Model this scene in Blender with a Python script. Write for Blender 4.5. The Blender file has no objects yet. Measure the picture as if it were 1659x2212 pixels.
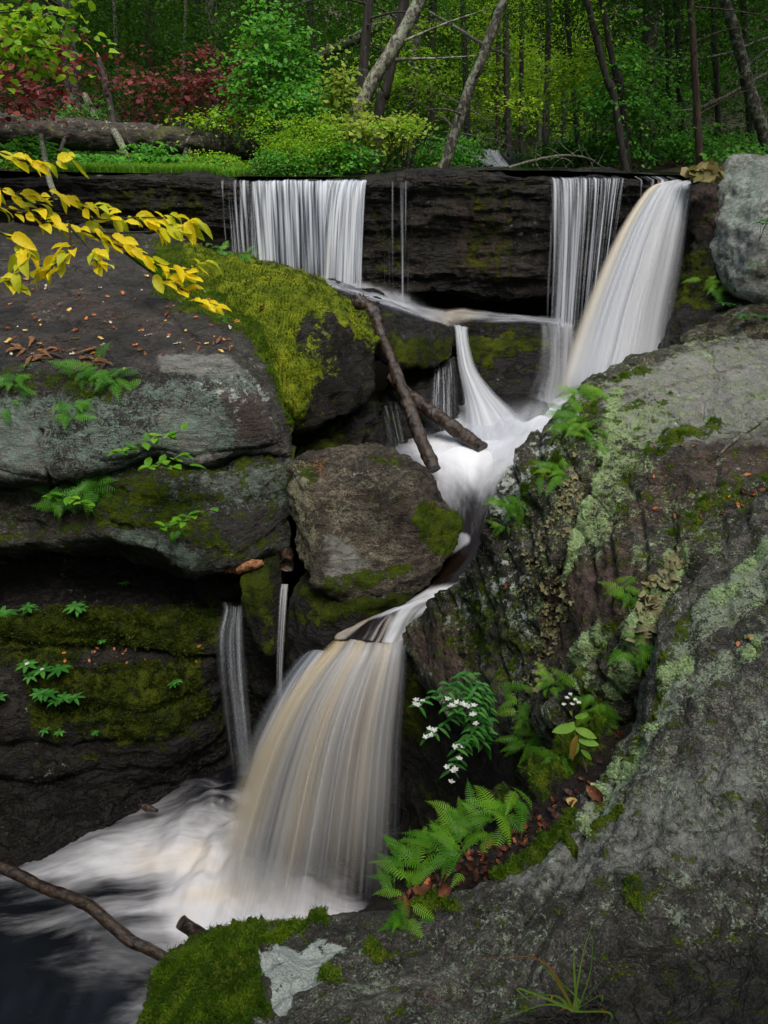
EXPOSURE = 1.2
import bpy, bmesh, math, random
import numpy as np
from mathutils import Vector, Matrix
from mathutils.bvhtree import BVHTree
random.seed(7); RNG = np.random.default_rng(11)
scene = bpy.context.scene
COL = scene.collection
# ---------------------------------------------------------------- camera geometry
# sketch units: the photograph measured on a 1659 x 2212 sheet; sight(x, y) is the ray through a point of it
FOC = 25.0; F = FOC / 36.0 * 2212; CX, CY = 829.5, 1106.0
PITCH = math.radians(26.35); CP, SP = math.cos(PITCH), math.sin(PITCH)
def sight(x, y):
    u = (x - CX) / F; v = (CY - y) / F
    return np.array([u, CP + v * SP, -SP + v * CP])
def at(x, y, t): return sight(x, y) * t                    # t = depth along the view axis, metres
def atz(x, y, z): d = sight(x, y); return d * (z / d[2])
def atY(x, y, Y): d = sight(x, y); return d * (Y / d[1])
def sheet(p):                                              # back to sketch units
    p = np.asarray(p, float)
    dep = p[:, 1] * CP - p[:, 2] * SP; up = p[:, 1] * SP + p[:, 2] * CP
    dep = np.maximum(dep, 1e-3)
    return np.stack([CX + F * p[:, 0] / dep, CY - F * up / dep], 1)
# ---------------------------------------------------------------- noise
_P = np.random.default_rng(5).permutation(256); _P = np.concatenate([_P, _P, _P])
_G = np.random.default_rng(6).normal(size=(256, 3)); _G /= np.linalg.norm(_G, axis=1)[:, None]
def perlin(p):
    p = np.asarray(p, float); i = np.floor(p).astype(int); f = p - i; i &= 255
    w = f * f * f * (f * (f * 6 - 15) + 10); r = 0
    for dx in (0, 1):
        wx = w[:, 0] if dx else 1 - w[:, 0]
        for dy in (0, 1):
            wy = w[:, 1] if dy else 1 - w[:, 1]
            for dz in (0, 1):
                wz = w[:, 2] if dz else 1 - w[:, 2]
                h = _P[_P[_P[(i[:, 0] + dx) & 255] + ((i[:, 1] + dy) & 255)] + ((i[:, 2] + dz) & 255)]
                r = r + wx * wy * wz * (_G[h] * (f - np.array([dx, dy, dz]))).sum(1)
    return r * 1.5
def fbm(p, octv=4, gain=.5, lac=2.03):
    r = 0; a = 1.0; p = np.asarray(p, float)
    for k in range(octv): r = r + a * perlin(p + 17.3 * k); p = p * lac; a *= gain
    return r
def ridged(p, octv=4):
    r = 0; a = 1.0
    for k in range(octv): r = r + a * (1 - np.abs(perlin(p + 31.7 * k)) * 2.2); p = p * 2.1; a *= .5
    return r / 1.9 - .5
def sstep(a, b, x): x = np.clip((x - a) / (b - a), 0, 1); return x * x * (3 - 2 * x)
# ---------------------------------------------------------------- objects
def tag(o, label=None, cat=None, group=None, kind=None):
    if label: o['label'] = label
    if cat: o['category'] = cat
    if group: o['group'] = group
    if kind: o['kind'] = kind
    return o
def empty(name, loc=(0, 0, 0)):
    o = bpy.data.objects.new(name, None); COL.objects.link(o); o.location = loc; return o
def mesh(name, v, f, mat, origin=None, parent=None, uv=None, attrs=None, smooth=True):
    v = np.asarray(v, float)
    if parent is not None and origin is None: origin = tuple(parent.location)
    if origin is None: c = v.mean(0); origin = (c[0], c[1], v[:, 2].min())
    me = bpy.data.meshes.new(name)
    f = np.asarray(f) if not isinstance(f, list) else f
    if isinstance(f, np.ndarray):
        k = f.shape[1]
        me.vertices.add(len(v)); me.vertices.foreach_set('co', (v - np.array(origin)).astype(np.float32).ravel())
        me.loops.add(f.size); me.loops.foreach_set('vertex_index', f.astype(np.int32).ravel())
        me.polygons.add(len(f)); me.polygons.foreach_set('loop_start', np.arange(0, f.size, k, dtype=np.int32))
        me.update(calc_edges=True)
    else:
        me.from_pydata([tuple(x) for x in (v - np.array(origin))], [], f)
    if smooth: me.polygons.foreach_set('use_smooth', np.ones(len(me.polygons), bool))
    if attrs:
        for n, a in attrs.items():
            a = np.asarray(a, np.float32)
            if a.ndim == 1: me.attributes.new(n, 'FLOAT', 'POINT').data.foreach_set('value', a)
            else:
                if a.shape[1] == 3: a = np.concatenate([a, np.ones((len(a), 1), np.float32)], 1)
                me.attributes.new(n, 'FLOAT_COLOR', 'POINT').data.foreach_set('color', a.ravel())
    if uv is not None:
        l = me.uv_layers.new(name='uv'); idx = np.empty(len(me.loops), np.int32); me.loops.foreach_get('vertex_index', idx)
        l.data.foreach_set('uv', np.asarray(uv, np.float32)[idx].ravel())
    if mat: me.materials.append(mat)
    me.validate(); me.update()
    o = bpy.data.objects.new(name, me); COL.objects.link(o)
    if parent is not None: o.parent = parent; o.location = tuple(np.array(origin) - np.array(parent.location))
    else: o.location = origin
    return o
def cr(n, N):                                              # Catmull-Rom sampling matrix
    W = np.zeros((N, n)); ts = np.linspace(0, n - 1, N)
    for r, t in enumerate(ts):
        i = min(int(t), n - 2); s = t - i
        w = [(-s + 2 * s * s - s ** 3) / 2, (2 - 5 * s * s + 3 * s ** 3) / 2, (s + 4 * s * s - 3 * s ** 3) / 2, (-s * s + s ** 3) / 2]
        for k, ww in zip((i - 1, i, i + 1, i + 2), w):
            if k < 0: W[r, 0] += 2 * ww; W[r, 1] -= ww
            elif k > n - 1: W[r, n - 1] += 2 * ww; W[r, n - 2] -= ww
            else: W[r, k] += ww
    return W
def grid_faces(N, M, wrap=False):
    i, j = np.meshgrid(np.arange(N - 1), np.arange(M if wrap else M - 1), indexing='ij'); j2 = (j + 1) % M
    return np.stack([i * M + j, (i + 1) * M + j, (i + 1) * M + j2, i * M + j2], -1).reshape(-1, 4)
def loft(ctrl, N, M, world=False):
    C = np.array([[q if world else at(*q) for q in row] for row in ctrl], float)
    A, B = cr(C.shape[0], N), cr(C.shape[1], M)
    return np.einsum('ri,ijk,sj->rsk', A, C, B)
def gnormals(G):
    n = np.cross(np.gradient(G, axis=0), np.gradient(G, axis=1)); n /= np.linalg.norm(n, axis=2)[..., None] + 1e-9
    if (n * G).sum(2).mean() > 0: n = -n                    # the camera stands at the world origin
    return n
def soft_poly(q, poly, soft):                              # 1 inside a region drawn in sketch units, fading over soft
    poly = np.array(poly, float); lo = poly.min(0) - soft; hi = poly.max(0) + soft
    k = np.all((q > lo) & (q < hi), axis=1); out = np.zeros(len(q))
    if k.any(): out[k] = _soft_poly(q[k], poly, soft)
    return out
def _soft_poly(q, poly, soft):
    n = len(poly); d = np.full(len(q), 1e9); ins = np.zeros(len(q), bool)
    for k in range(n):
        a, b = poly[k], poly[(k + 1) % n]; ab = b - a
        t = np.clip(((q - a) @ ab) / (ab @ ab + 1e-9), 0, 1)
        d = np.minimum(d, np.linalg.norm(q - a - t[:, None] * ab, axis=1))
        c = ((a[1] > q[:, 1]) != (b[1] > q[:, 1])) & (q[:, 0] < (b[0] - a[0]) * (q[:, 1] - a[1]) / (b[1] - a[1] + 1e-12) + a[0])
        ins ^= c
    sd = np.where(ins, d, -d)
    return sstep(-soft, soft, sd)
def soft_line(q, pts, w):
    pp = np.array(pts, float); k = np.all((q > pp.min(0) - w) & (q < pp.max(0) + w), axis=1); out = np.zeros(len(q))
    if k.any(): out[k] = _soft_line(q[k], pts, w)
    return out
def _soft_line(q, pts, w):
    d = np.full(len(q), 1e9)
    for a, b in zip(pts[:-1], pts[1:]):
        a = np.array(a, float); b = np.array(b, float); ab = b - a
        t = np.clip(((q - a) @ ab) / (ab @ ab + 1e-9), 0, 1)
        d = np.minimum(d, np.linalg.norm(q - a - t[:, None] * ab, axis=1))
    return 1 - sstep(w * .4, w, d)
CH = dict(moss=0, lichen=1, white=2, brown=3, wet=4, pale=5)
def paint(v, nrm, base, regions, up=None):
    q = sheet(v); A = np.zeros((len(v), 6))
    for k, x in base.items(): A[:, CH[k]] = x
    if up:                                                 # growths that like flat tops
        for k, x in up.items(): A[:, CH[k]] += x * sstep(.35, .85, nrm[:, 2])
    for r in regions:
        kind, ch, amt = r[0], CH[r[1]], r[2]
        m = soft_poly(q, r[3], r[4]) if kind == 'p' else soft_line(q, r[3], r[4])
        A[:, ch] = A[:, ch] * (1 - m) + amt * m
    return dict(pa=A[:, :3], pb=A[:, 3:])
BVH = {}
def strata_disp(p, amp, freq, axis, warp=.5):
    axis = np.array(axis, float); axis /= np.linalg.norm(axis)
    s = p @ axis * freq + warp * fbm(p * .8, 3)
    k = np.floor(s); fr = s - k
    h = perlin(np.stack([k * 7.77 + .5, k * 3.1 + .5, k * 0 + .3], 1) + p * .25)
    return amp * (sstep(0, .25, fr) * (1 - sstep(.75, 1, fr)) * .6 + h)
def finish_rock(name, v, f, n, mat, label, cat, base, regions, disp, up=None, group=None, origin=None):
    d = 0
    a, fr = disp.get('big', (0, 1)); d = d + a * fbm(v * fr + 3.1, 3)
    if 'ridge' in disp: a, fr = disp['ridge']; d = d + a * ridged(v * fr + 9.4, 4)
    if 'strata' in disp: a, fr, ax = disp['strata']; d = d + strata_disp(v, a, fr, ax)
    if 'aniso' in disp: a, fr = disp['aniso']; d = d + a * (fbm(v * np.array(fr), 5, .6) + .5 * ridged(v * np.array(fr) * .6 + 4, 3))
    if 'fine' in disp: a, fr = disp['fine']; d = d + a * fbm(v * fr + 1.7, 4, .6)
    if 'crack' in disp:
        for pts, w, dep in disp['crack']: d = d - dep * soft_line(sheet(v) + 5 * np.stack([perlin(v * 6), perlin(v * 6 + 9)], 1), pts, w)
    at0 = paint(v, n, base, regions, up)
    m = sstep(.35, .75, at0['pa'][:, 0] + .5 * fbm(v * 5, 3))
    d = d + m * (disp.get('mossh', .012)) * (1 + 1.2 * fbm(v * disp.get('mossf', 22), 3))
    v = v + n * d[:, None]
    o = mesh(name, v, f, mat, attrs=at0, origin=origin)
    tag(o, label, cat, group)
    BVH[o.name] = BVHTree.FromPolygons([tuple(x) for x in v], f.tolist())
    return o
def rock_loft(name, ctrl, N, M, mat, label, base=None, regions=(), disp=None, up=None, cat='rock', group=None):
    G = loft(ctrl, N, M); n = gnormals(G).reshape(-1, 3)
    return finish_rock(name, G.reshape(-1, 3), grid_faces(N, M), n, mat, label, cat, base or {}, regions, disp or {}, up, group)
def rock_hull(name, sil, front, back, vox, mat, label, base=None, regions=(), disp=None, up=None, cat='rock', group=None, smooth=6):
    """closed boulder: outline points, points on the near faces, and how far it reaches back"""
    S = np.array([at(*p) for p in sil]); c = S.mean(0)
    ext = [c + (s - c) * .8 + np.array([0, 1, -.15]) * back for s in S] + [c + np.array([0, 1, -.1]) * back * 1.25]
    pts = list(S) + [at(*p) for p in front] + ext
    bm = bmesh.new()
    for p in pts: bm.verts.new(p)
    bmesh.ops.convex_hull(bm, input=bm.verts)
    for vtx in [x for x in bm.verts if not x.link_faces]: bm.verts.remove(vtx)
    me = bpy.data.meshes.new('t'); bm.to_mesh(me); bm.free()
    o = bpy.data.objects.new('t', me); COL.objects.link(o)
    m = o.modifiers.new('r', 'REMESH'); m.mode = 'VOXEL'; m.voxel_size = vox
    ev = o.evaluated_get(bpy.context.evaluated_depsgraph_get()); m2 = ev.to_mesh()
    v = np.empty(len(m2.vertices) * 3); m2.vertices.foreach_get('co', v); v = v.reshape(-1, 3)
    f = np.array([list(p.vertices) for p in m2.polygons if len(p.vertices) == 4])
    ed = np.empty(len(m2.edges) * 2, int); m2.edges.foreach_get('vertices', ed); ed = ed.reshape(-1, 2)
    ev.to_mesh_clear(); bpy.data.objects.remove(o)
    deg = np.bincount(ed.ravel(), minlength=len(v))[:, None]
    for k in range(smooth):
        s = np.zeros_like(v); np.add.at(s, ed[:, 0], v[ed[:, 1]]); np.add.at(s, ed[:, 1], v[ed[:, 0]])
        v = v * .4 + .6 * s / deg
    fn = np.cross(v[f[:, 2]] - v[f[:, 0]], v[f[:, 3]] - v[f[:, 1]]); n = np.zeros_like(v)
    for k in range(4): np.add.at(n, f[:, k], fn)
    n /= np.linalg.norm(n, axis=1)[:, None] + 1e-9
    if ((v - v.mean(0)) * n).sum() < 0: n = -n
    return finish_rock(name, v, f, n, mat, label, cat, base or {}, regions, disp or {}, up, group)
def hit(x, y, *names):
    d = Vector(sight(x, y)); best = None
    for k in (names or BVH.keys()):
        r = BVH[k].ray_cast(Vector((0, 0, 0)), d.normalized())
        if r[0] is not None and (best is None or r[3] < best[3]): best = r
    if best is None: return None
    n = best[1]
    if n.dot(d) > 0: n = -n
    return np.array(best[0]), np.array(n)
# ---------------------------------------------------------------- node helpers
class NT:
    def __init__(s, name):
        s.m = bpy.data.materials.new(name); s.m.use_nodes = True; s.t = s.m.node_tree; s.t.nodes.clear()
        s.out = s.new('ShaderNodeOutputMaterial')
    def new(s, typ, **kw):
        n = s.t.nodes.new(typ)
        for k, v in kw.items(): setattr(n, k, v)
        return n
    def put(s, sock, v):
        if v is None: return
        if isinstance(v, bpy.types.NodeSocket): s.t.links.new(v, sock)
        elif isinstance(v, (tuple, list)) and len(v) == 3 and sock.type == 'RGBA': sock.default_value = (*v, 1)
        else: sock.default_value = v
    def coord(s, w='Object'): return s.new('ShaderNodeTexCoord').outputs[w]
    def map(s, v, scale=(1, 1, 1), rot=(0, 0, 0), loc=(0, 0, 0)):
        n = s.new('ShaderNodeMapping'); s.put(n.inputs['Vector'], v); n.inputs['Scale'].default_value = scale
        n.inputs['Rotation'].default_value = rot; n.inputs['Location'].default_value = loc; return n.outputs[0]
    def noise(s, v, scale, detail=4, rough=.55, dist=0, dim='3D'):
        n = s.new('ShaderNodeTexNoise'); n.noise_dimensions = dim; s.put(n.inputs['Vector'], v); s.put(n.inputs['Scale'], scale)
        n.inputs['Detail'].default_value = detail; n.inputs['Roughness'].default_value = rough; n.inputs['Distortion'].default_value = dist
        return n.outputs['Fac']
    def voro(s, v, scale, feat='F1', rnd=1, out='Distance'):
        n = s.new('ShaderNodeTexVoronoi'); n.feature = feat; s.put(n.inputs['Vector'], v); n.inputs['Scale'].default_value = scale
        n.inputs['Randomness'].default_value = rnd; return n.outputs[out]
    def math(s, op, a, b=None, c=None, clamp=False):
        n = s.new('ShaderNodeMath', operation=op, use_clamp=clamp)
        for i, x in enumerate((a, b, c)): s.put(n.inputs[i], x)
        return n.outputs[0]
    def rng(s, v, a, b, c=0, d=1, smooth=True):
        n = s.new('ShaderNodeMapRange'); n.interpolation_type = 'SMOOTHSTEP' if smooth else 'LINEAR'
        s.put(n.inputs['Value'], v)
        for k, x in zip((1, 2, 3, 4), (a, b, c, d)): s.put(n.inputs[k], x)
        return n.outputs[0]
    def mix(s, f, a, b, mode='MIX'):
        n = s.new('ShaderNodeMix', data_type='RGBA', blend_type=mode); s.put(n.inputs[0], f); s.put(n.inputs[6], a); s.put(n.inputs[7], b)
        return n.outputs[2]
    def ramp(s, f, stops):
        n = s.new('ShaderNodeValToRGB'); s.put(n.inputs[0], f); e = n.color_ramp.elements
        while len(e) < len(stops): e.new(.5)
        for x, (p, c) in zip(e, stops): x.position = p; x.color = (*c, 1)
        return n.outputs[0]
    def attr(s, name, out='Color'):
        n = s.new('ShaderNodeAttribute'); n.attribute_name = name; return n.outputs[out]
    def sep(s, c): n = s.new('ShaderNodeSeparateColor'); s.put(n.inputs[0], c); return n.outputs
    def bump(s, h, strength=1, dist=.01, normal=None):
        n = s.new('ShaderNodeBump'); s.put(n.inputs['Height'], h); s.put(n.inputs['Strength'], strength); n.inputs['Distance'].default_value = dist
        if normal is not None: s.put(n.inputs['Normal'], normal)
        return n.outputs[0]
    def bsdf(s, color, rough=.7, normal=None, spec=.5, **kw):
        n = s.new('ShaderNodeBsdfPrincipled'); s.put(n.inputs['Base Color'], color); s.put(n.inputs['Roughness'], rough)
        s.put(n.inputs['Specular IOR Level'], spec)
        if normal is not None: s.put(n.inputs['Normal'], normal)
        for k, v in kw.items(): s.put(n.inputs[k], v)
        return n.outputs[0]
    def done(s, sh): s.t.links.new(sh, s.out.inputs['Surface']); return s.m
# ---------------------------------------------------------------- materials
def rock_mat(name, dark, mid, light, bands=(0, 0, 0), scale=1.0, wet=0.0, bumpd=.02, lich=(.25, .30, .23), mossc=((.014, .028, .003), (.052, .085, .006), (.125, .15, .010)), specl=.35, stain=.72):
    t = NT(name); P = t.coord(); sc = scale
    pa = t.sep(t.attr('pa')); pb = t.sep(t.attr('pb'))
    moss, lichen, white = pa[0], pa[1], pa[2]; brown, wetA, pale = pb[0], pb[1], pb[2]
    n1 = t.noise(P, 1.7 * sc, 6, .6, .4); n2 = t.noise(P, 9 * sc, 8, .68, .3); n3 = t.noise(P, 55 * sc, 5, .7)
    st = t.noise(t.map(P, (1.5 * sc, 1.5 * sc, 22 * sc), bands), 1, 7, .65, .8)
    sp = t.voro(P, 60 * sc)
    f = t.math('ADD', t.math('MULTIPLY', n2, .45), t.math('MULTIPLY', st, .55))
    f = t.math('ADD', f, t.math('MULTIPLY', t.math('SUBTRACT', n1, .5), .5))
    f = t.math('ADD', f, t.math('MULTIPLY', t.math('SUBTRACT', n3, .5), .9))
    f = t.math('ADD', f, t.math('MULTIPLY', t.math('SUBTRACT', t.noise(P, 170, 2, .7), .5), .5))
    c = t.ramp(f, [(.28, dark), (.5, mid), (.74, light)])
    rg = t.noise(t.map(P, (2.2 * sc, 2.2 * sc, 9 * sc), bands), 1, 5, .6, .4); rg = t.math('ABSOLUTE', t.math('SUBTRACT', rg, .5)); crk = t.rng(rg, 0, .035, 1, 0)
    rg2 = t.math('ABSOLUTE', t.math('SUBTRACT', t.noise(P, 4.5 * sc, 6, .6, .5), .5)); crk2 = t.rng(rg2, 0, .02, 1, 0); crk = t.math('MAXIMUM', crk, t.math('MULTIPLY', crk2, t.rng(n1, .45, .6)))
    c = t.mix(t.math('MULTIPLY', crk, .55), c, (dark[0] * .5, dark[1] * .5, dark[2] * .5))
    sn = t.noise(t.map(P, (1.1, 1.1, 2.6), bands), 1, 6, .65, .8); c = t.mix(t.rng(sn, .40, .60, stain, 0), c, (dark[0], dark[1] * .9, dark[2] * .8))
    # paler weathered stone, and painted brightening of the near boulder's upward faces
    pm = t.rng(t.math('ADD', pale, t.math('MULTIPLY', t.math('SUBTRACT', n2, .5), 1.3)), .35, .75)
    c = t.mix(t.math('MULTIPLY', pm, .85), c, t.ramp(t.math('ADD', t.math('MULTIPLY', n3, .6), t.math('MULTIPLY', st, .4)), [(.3, (.09, .088, .078)), (.5, (.2, .2, .18)), (.7, (.34, .35, .31))]))
    bmk = t.rng(t.math('ADD', brown, t.math('MULTIPLY', t.math('SUBTRACT', n1, .5), 1.2)), .35, .8)
    c = t.mix(t.math('MULTIPLY', bmk, .85), c, t.ramp(f, [(.3, (.018, .009, .006)), (.5, (.055, .031, .022)), (.7, (.12, .08, .06))]))
    # crustose lichen: blotches with ragged rims
    lb = t.noise(P, 11 * sc, 9, .75, .6); lb2 = t.noise(P, 46 * sc, 5, .75)
    lm = t.rng(t.math('ADD', lichen, t.math('ADD', t.math('MULTIPLY', t.math('SUBTRACT', lb, .5), 2.4), t.math('ADD', t.math('MULTIPLY', t.math('SUBTRACT', lb2, .5), 2.0), t.math('MULTIPLY', t.math('SUBTRACT', n1, .5), 1.2)))), .52, .59)
    lc = t.ramp(n3, [(.3, (lich[0] * .55, lich[1] * .55, lich[2] * .5)), (.6, lich), (.8, (lich[0] * 1.3, lich[1] * 1.3, lich[2] * 1.25))])
    c = t.mix(t.math('MULTIPLY', lm, .9), c, lc)
    vb = t.voro(t.map(P, loc=(3, 1, 2)), 9 * sc, 'SMOOTH_F1')
    wm = t.rng(t.math('ADD', t.math('MULTIPLY', white, .85), t.math('ADD', t.math('MULTIPLY', t.math('SUBTRACT', .40, vb), 1.0), t.math('ADD', t.math('MULTIPLY', t.math('SUBTRACT', lb, .5), 1.7), t.math('ADD', t.math('MULTIPLY', t.math('SUBTRACT', lb2, .5), .9), t.math('MULTIPLY', t.math('SUBTRACT', n1, .5), 1.5))))), .52, .58)
    c = t.mix(t.math('MULTIPLY', wm, .92), c, t.ramp(n3, [(.3, (.24, .27, .24)), (.65, (.44, .48, .44))]))
    # wet stone is darker and shines
    wl = t.math('ADD', wetA, wet, clamp=True)
    c = t.mix(t.math('MULTIPLY', wl, .6), c, (0, 0, 0))
    # moss
    mb = t.noise(P, 7 * sc, 8, .72, .3)
    mm = t.rng(t.math('ADD', moss, t.math('ADD', t.math('MULTIPLY', t.math('SUBTRACT', mb, .5), 2.9), t.math('MULTIPLY', t.math('SUBTRACT', n3, .5), 1.3))), .5, .66)
    mf = t.noise(P, 130, 3, .7)
    mc = t.ramp(t.math('ADD', t.math('MULTIPLY', mf, .55), t.math('MULTIPLY', t.noise(P, 3.5 * sc, 4, .6), .5)), [(.36, mossc[0]), (.52, mossc[1]), (.68, mossc[2])])
    c = t.mix(mm, c, mc)
    h = t.math('ADD', t.math('MULTIPLY', n2, .8), t.math('ADD', t.math('MULTIPLY', n3, .42), t.math('MULTIPLY', st, .6)))
    h = t.math('ADD', h, t.math('MULTIPLY', sp, .08)); h = t.math('SUBTRACT', h, t.math('MULTIPLY', crk, .35))
    h = t.math('ADD', h, t.math('MULTIPLY', lm, .06))
    h = t.math('ADD', h, t.math('MULTIPLY', mm, t.math('MULTIPLY', mf, .6)))
    nb = t.bump(h, 1, bumpd)
    r = t.mix(wl, t.rng(n2, .3, .7, .85, .55), t.rng(n3, .3, .7, .42, .16))
    r = t.mix(t.math('MAXIMUM', mm, t.math('MULTIPLY', lm, .8)), r, (.95, .95, .95))
    return t.done(t.bsdf(c, r, nb, t.mix(mm, (specl,) * 3, (.10,) * 3)))
def leaf_mat(name, c1, c2, c3, rough=.55, trans=.35, spec=.2):
    t = NT(name); r = t.attr('rnd', 'Fac'); c = t.ramp(r, [(0, c1), (.5, c2), (1, c3)])
    c = t.mix(t.rng(t.noise(t.coord(), 60, 3), .3, .7, 0, .3), c, (c1[0] * .6, c1[1] * .6, c1[2] * .6))
    a = t.bsdf(c, rough, spec=spec); b = t.new('ShaderNodeBsdfTranslucent'); t.put(b.inputs[0], t.mix(.5, c, (c3[0] * 1.3, c3[1] * 1.3, c3[2] * .8)))
    m = t.new('ShaderNodeMixShader'); m.inputs[0].default_value = trans; t.t.links.new(a, m.inputs[1]); t.t.links.new(b.outputs[0], m.inputs[2])
    return t.done(m.outputs[0])
def bark_mat(name, dark, light, lich=.3, sc=1.0, stretch=(1, 1, .18), wet=0, moss=0.0, lc=(.32, .36, .28)):
    t = NT(name); P = t.coord(); V = t.map(P, stretch)
    a = t.noise(V, 22 * sc, 7, .65, .5); b = t.noise(P, 5 * sc, 6, .7); g = t.noise(P, 80, 3)
    c = t.mix(t.rng(a, .35, .65), dark, light)
    lm = t.rng(t.math('ADD', t.noise(P, 9 * sc, 8, .75, .4), (lich - .5) * .5), .5, .56)
    if lich > 0: c = t.mix(t.math('MULTIPLY', lm, .85), c, lc)
    if moss > 0: c = t.mix(t.rng(t.math('ADD', t.noise(P, 3.3 * sc, 8, .75, .4), (moss - .5) * .5), .5, .6), c, t.mix(t.noise(P, 120), (.02, .03, .004), (.1, .11, .012)))
    nb = t.bump(t.math('ADD', a, t.math('MULTIPLY', g, .2)), 1, .025)
    return t.done(t.bsdf(c, .35 if wet else .85, nb))
def water_fall_mat(name, cream, su=60, sv=1.2, lo=.35, hi=.65, white=(.75, .8, .9), creamc=(.78, .68, .48), skew=0.0, maxa=1.0, dark=(.25, .28, .33), fine=.15):
    """falling water: streaks run down the sheet (uv: u across, v along the fall), clear between them"""
    t = NT(name); U = t.coord('UV'); dn = t.sep(t.attr('wa')); al0 = t.attr('wa', 'Alpha')   # wa = density, cream, foam; alpha = overall fade
    a = t.noise(t.map(U, (su, sv, 1)), 1, 2, .5, .1); b = t.noise(t.map(U, (su * .2, sv * .5, 1), loc=(4, 2, 0)), 1, 2, .5)
    g = t.noise(t.map(U, (su * 2.7, sv * 1.2, 1), loc=(9, 1, 0)), 1, 2, .5)
    f = t.math('ADD', t.math('MULTIPLY', a, .6 - fine * .5), t.math('ADD', t.math('MULTIPLY', b, .4 - fine * .5), t.math('MULTIPLY', g, fine)))
    f = t.math('ADD', f, t.math('MULTIPLY', t.math('SUBTRACT', dn[0], .5), .55))
    al = t.rng(f, lo, hi, 0, maxa); al = t.math('MULTIPLY', al, t.rng(dn[0], 0, .3))
    al = t.math('MULTIPLY', t.math('MAXIMUM', al, dn[2]), al0)
    c = t.mix(t.rng(t.math('ADD', t.math('MULTIPLY', a, .6), t.math('MULTIPLY', b, .4)), .36, .64), dark, white)
    cm = t.math('ADD', t.math('MULTIPLY', dn[1], 1.0), t.math('MULTIPLY', t.math('SUBTRACT', b, .5), cream * 2.4), clamp=True)
    c = t.mix(cm, c, creamc); c = t.mix(t.math('MULTIPLY', t.rng(g, .4, .75), .12), c, (.74, .75, .77)); c = t.mix(dn[2], c, (.60, .62, .66))
    s = t.bsdf(c, .5, None, .25); tl = t.new('ShaderNodeBsdfTranslucent'); t.put(tl.inputs[0], c)
    m = t.new('ShaderNodeMixShader'); m.inputs[0].default_value = .4; t.t.links.new(s, m.inputs[1]); t.t.links.new(tl.outputs[0], m.inputs[2])
    tr = t.new('ShaderNodeBsdfTransparent'); x = t.new('ShaderNodeMixShader'); t.put(x.inputs[0], al)
    t.t.links.new(tr.outputs[0], x.inputs[1]); t.t.links.new(m.outputs[0], x.inputs[2])
    return t.done(x.outputs[0])
def pool_mat(name, deep=(.006, .004, .003), su=7, sv=1.6, swirl=1.2, foamc=(.60, .62, .66), brownf=(.6, .45, .3), con=1.7, bs=.35):
    """dark brown water carrying white foam; uv v runs with the current"""
    t = NT(name); U = t.coord('UV'); dn = t.sep(t.attr('wa'))             # foam, tan, rough
    a = t.noise(t.map(U, (su, sv, 1)), 1, 5, .6, swirl); b = t.noise(t.map(U, (su * 4, sv * 2.2, 1), loc=(3, 5, 0)), 1, 4, .65, swirl * .6)
    e = t.noise(t.map(U, (su * .5, sv * .9, 1), loc=(1, 8, 0)), 1, 4, .6, swirl * 2)
    f = t.math('ADD', t.math('MULTIPLY', a, .5), t.math('ADD', t.math('MULTIPLY', b, .2), t.math('MULTIPLY', e, .3)))
    f = t.math('ADD', t.math('SUBTRACT', dn[0], .5), t.math('MULTIPLY', t.math('SUBTRACT', f, .5), t.rng(dn[0], .7, 1.0, con, .5)))
    fm = t.rng(f, -.42, .46, smooth=True)
    fc = t.mix(t.rng(t.math('ADD', dn[1], t.math('MULTIPLY', t.math('SUBTRACT', e, .5), 1.4)), .35, .9), foamc, brownf)
    c = t.mix(fm, deep, fc)
    nb = t.bump(t.math('ADD', a, t.math('MULTIPLY', b, .3)), bs, .04)
    r = t.rng(fm, 0, .6, .24, .85)
    return t.done(t.bsdf(c, r, nb, .22))
# ================================================================ rocks of the gorge
R = math.radians
M_left = rock_mat('slab_stone', (.006, .0042, .003), (.030, .022, .016), (.13, .11, .09), (R(12), R(8), 0), 1.3, 0, .05, specl=.6, lich=(.17, .24, .20))
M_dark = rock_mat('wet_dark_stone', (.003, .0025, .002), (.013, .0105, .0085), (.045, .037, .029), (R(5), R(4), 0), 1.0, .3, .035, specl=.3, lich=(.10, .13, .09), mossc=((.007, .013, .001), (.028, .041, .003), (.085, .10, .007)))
M_mid = rock_mat('gneiss_boulder_stone', (.012, .008, .005), (.085, .064, .046), (.32, .27, .21), (R(30), R(20), 0), 1.6, .05, .05, lich=(.28, .28, .17))
M_right = rock_mat('lichened_stone', (.009, .007, .005), (.050, .043, .033), (.21, .195, .16), (R(-20), R(32), 0), 1.7, 0, .02, lich=(.24, .33, .14))
M_near = rock_mat('near_stone', (.009, .0075, .0055), (.068, .062, .050), (.24, .225, .19), (R(-14), R(20), 0), 2.8, 0, .014, stain=.5, lich=(.25, .30, .21))
M_pale = rock_mat('pale_stone', (.10, .09, .08), (.30, .295, .28), (.56, .56, .56), (0, 0, 0), 3.0, 0, .03, lich=(.26, .35, .28))

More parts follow.
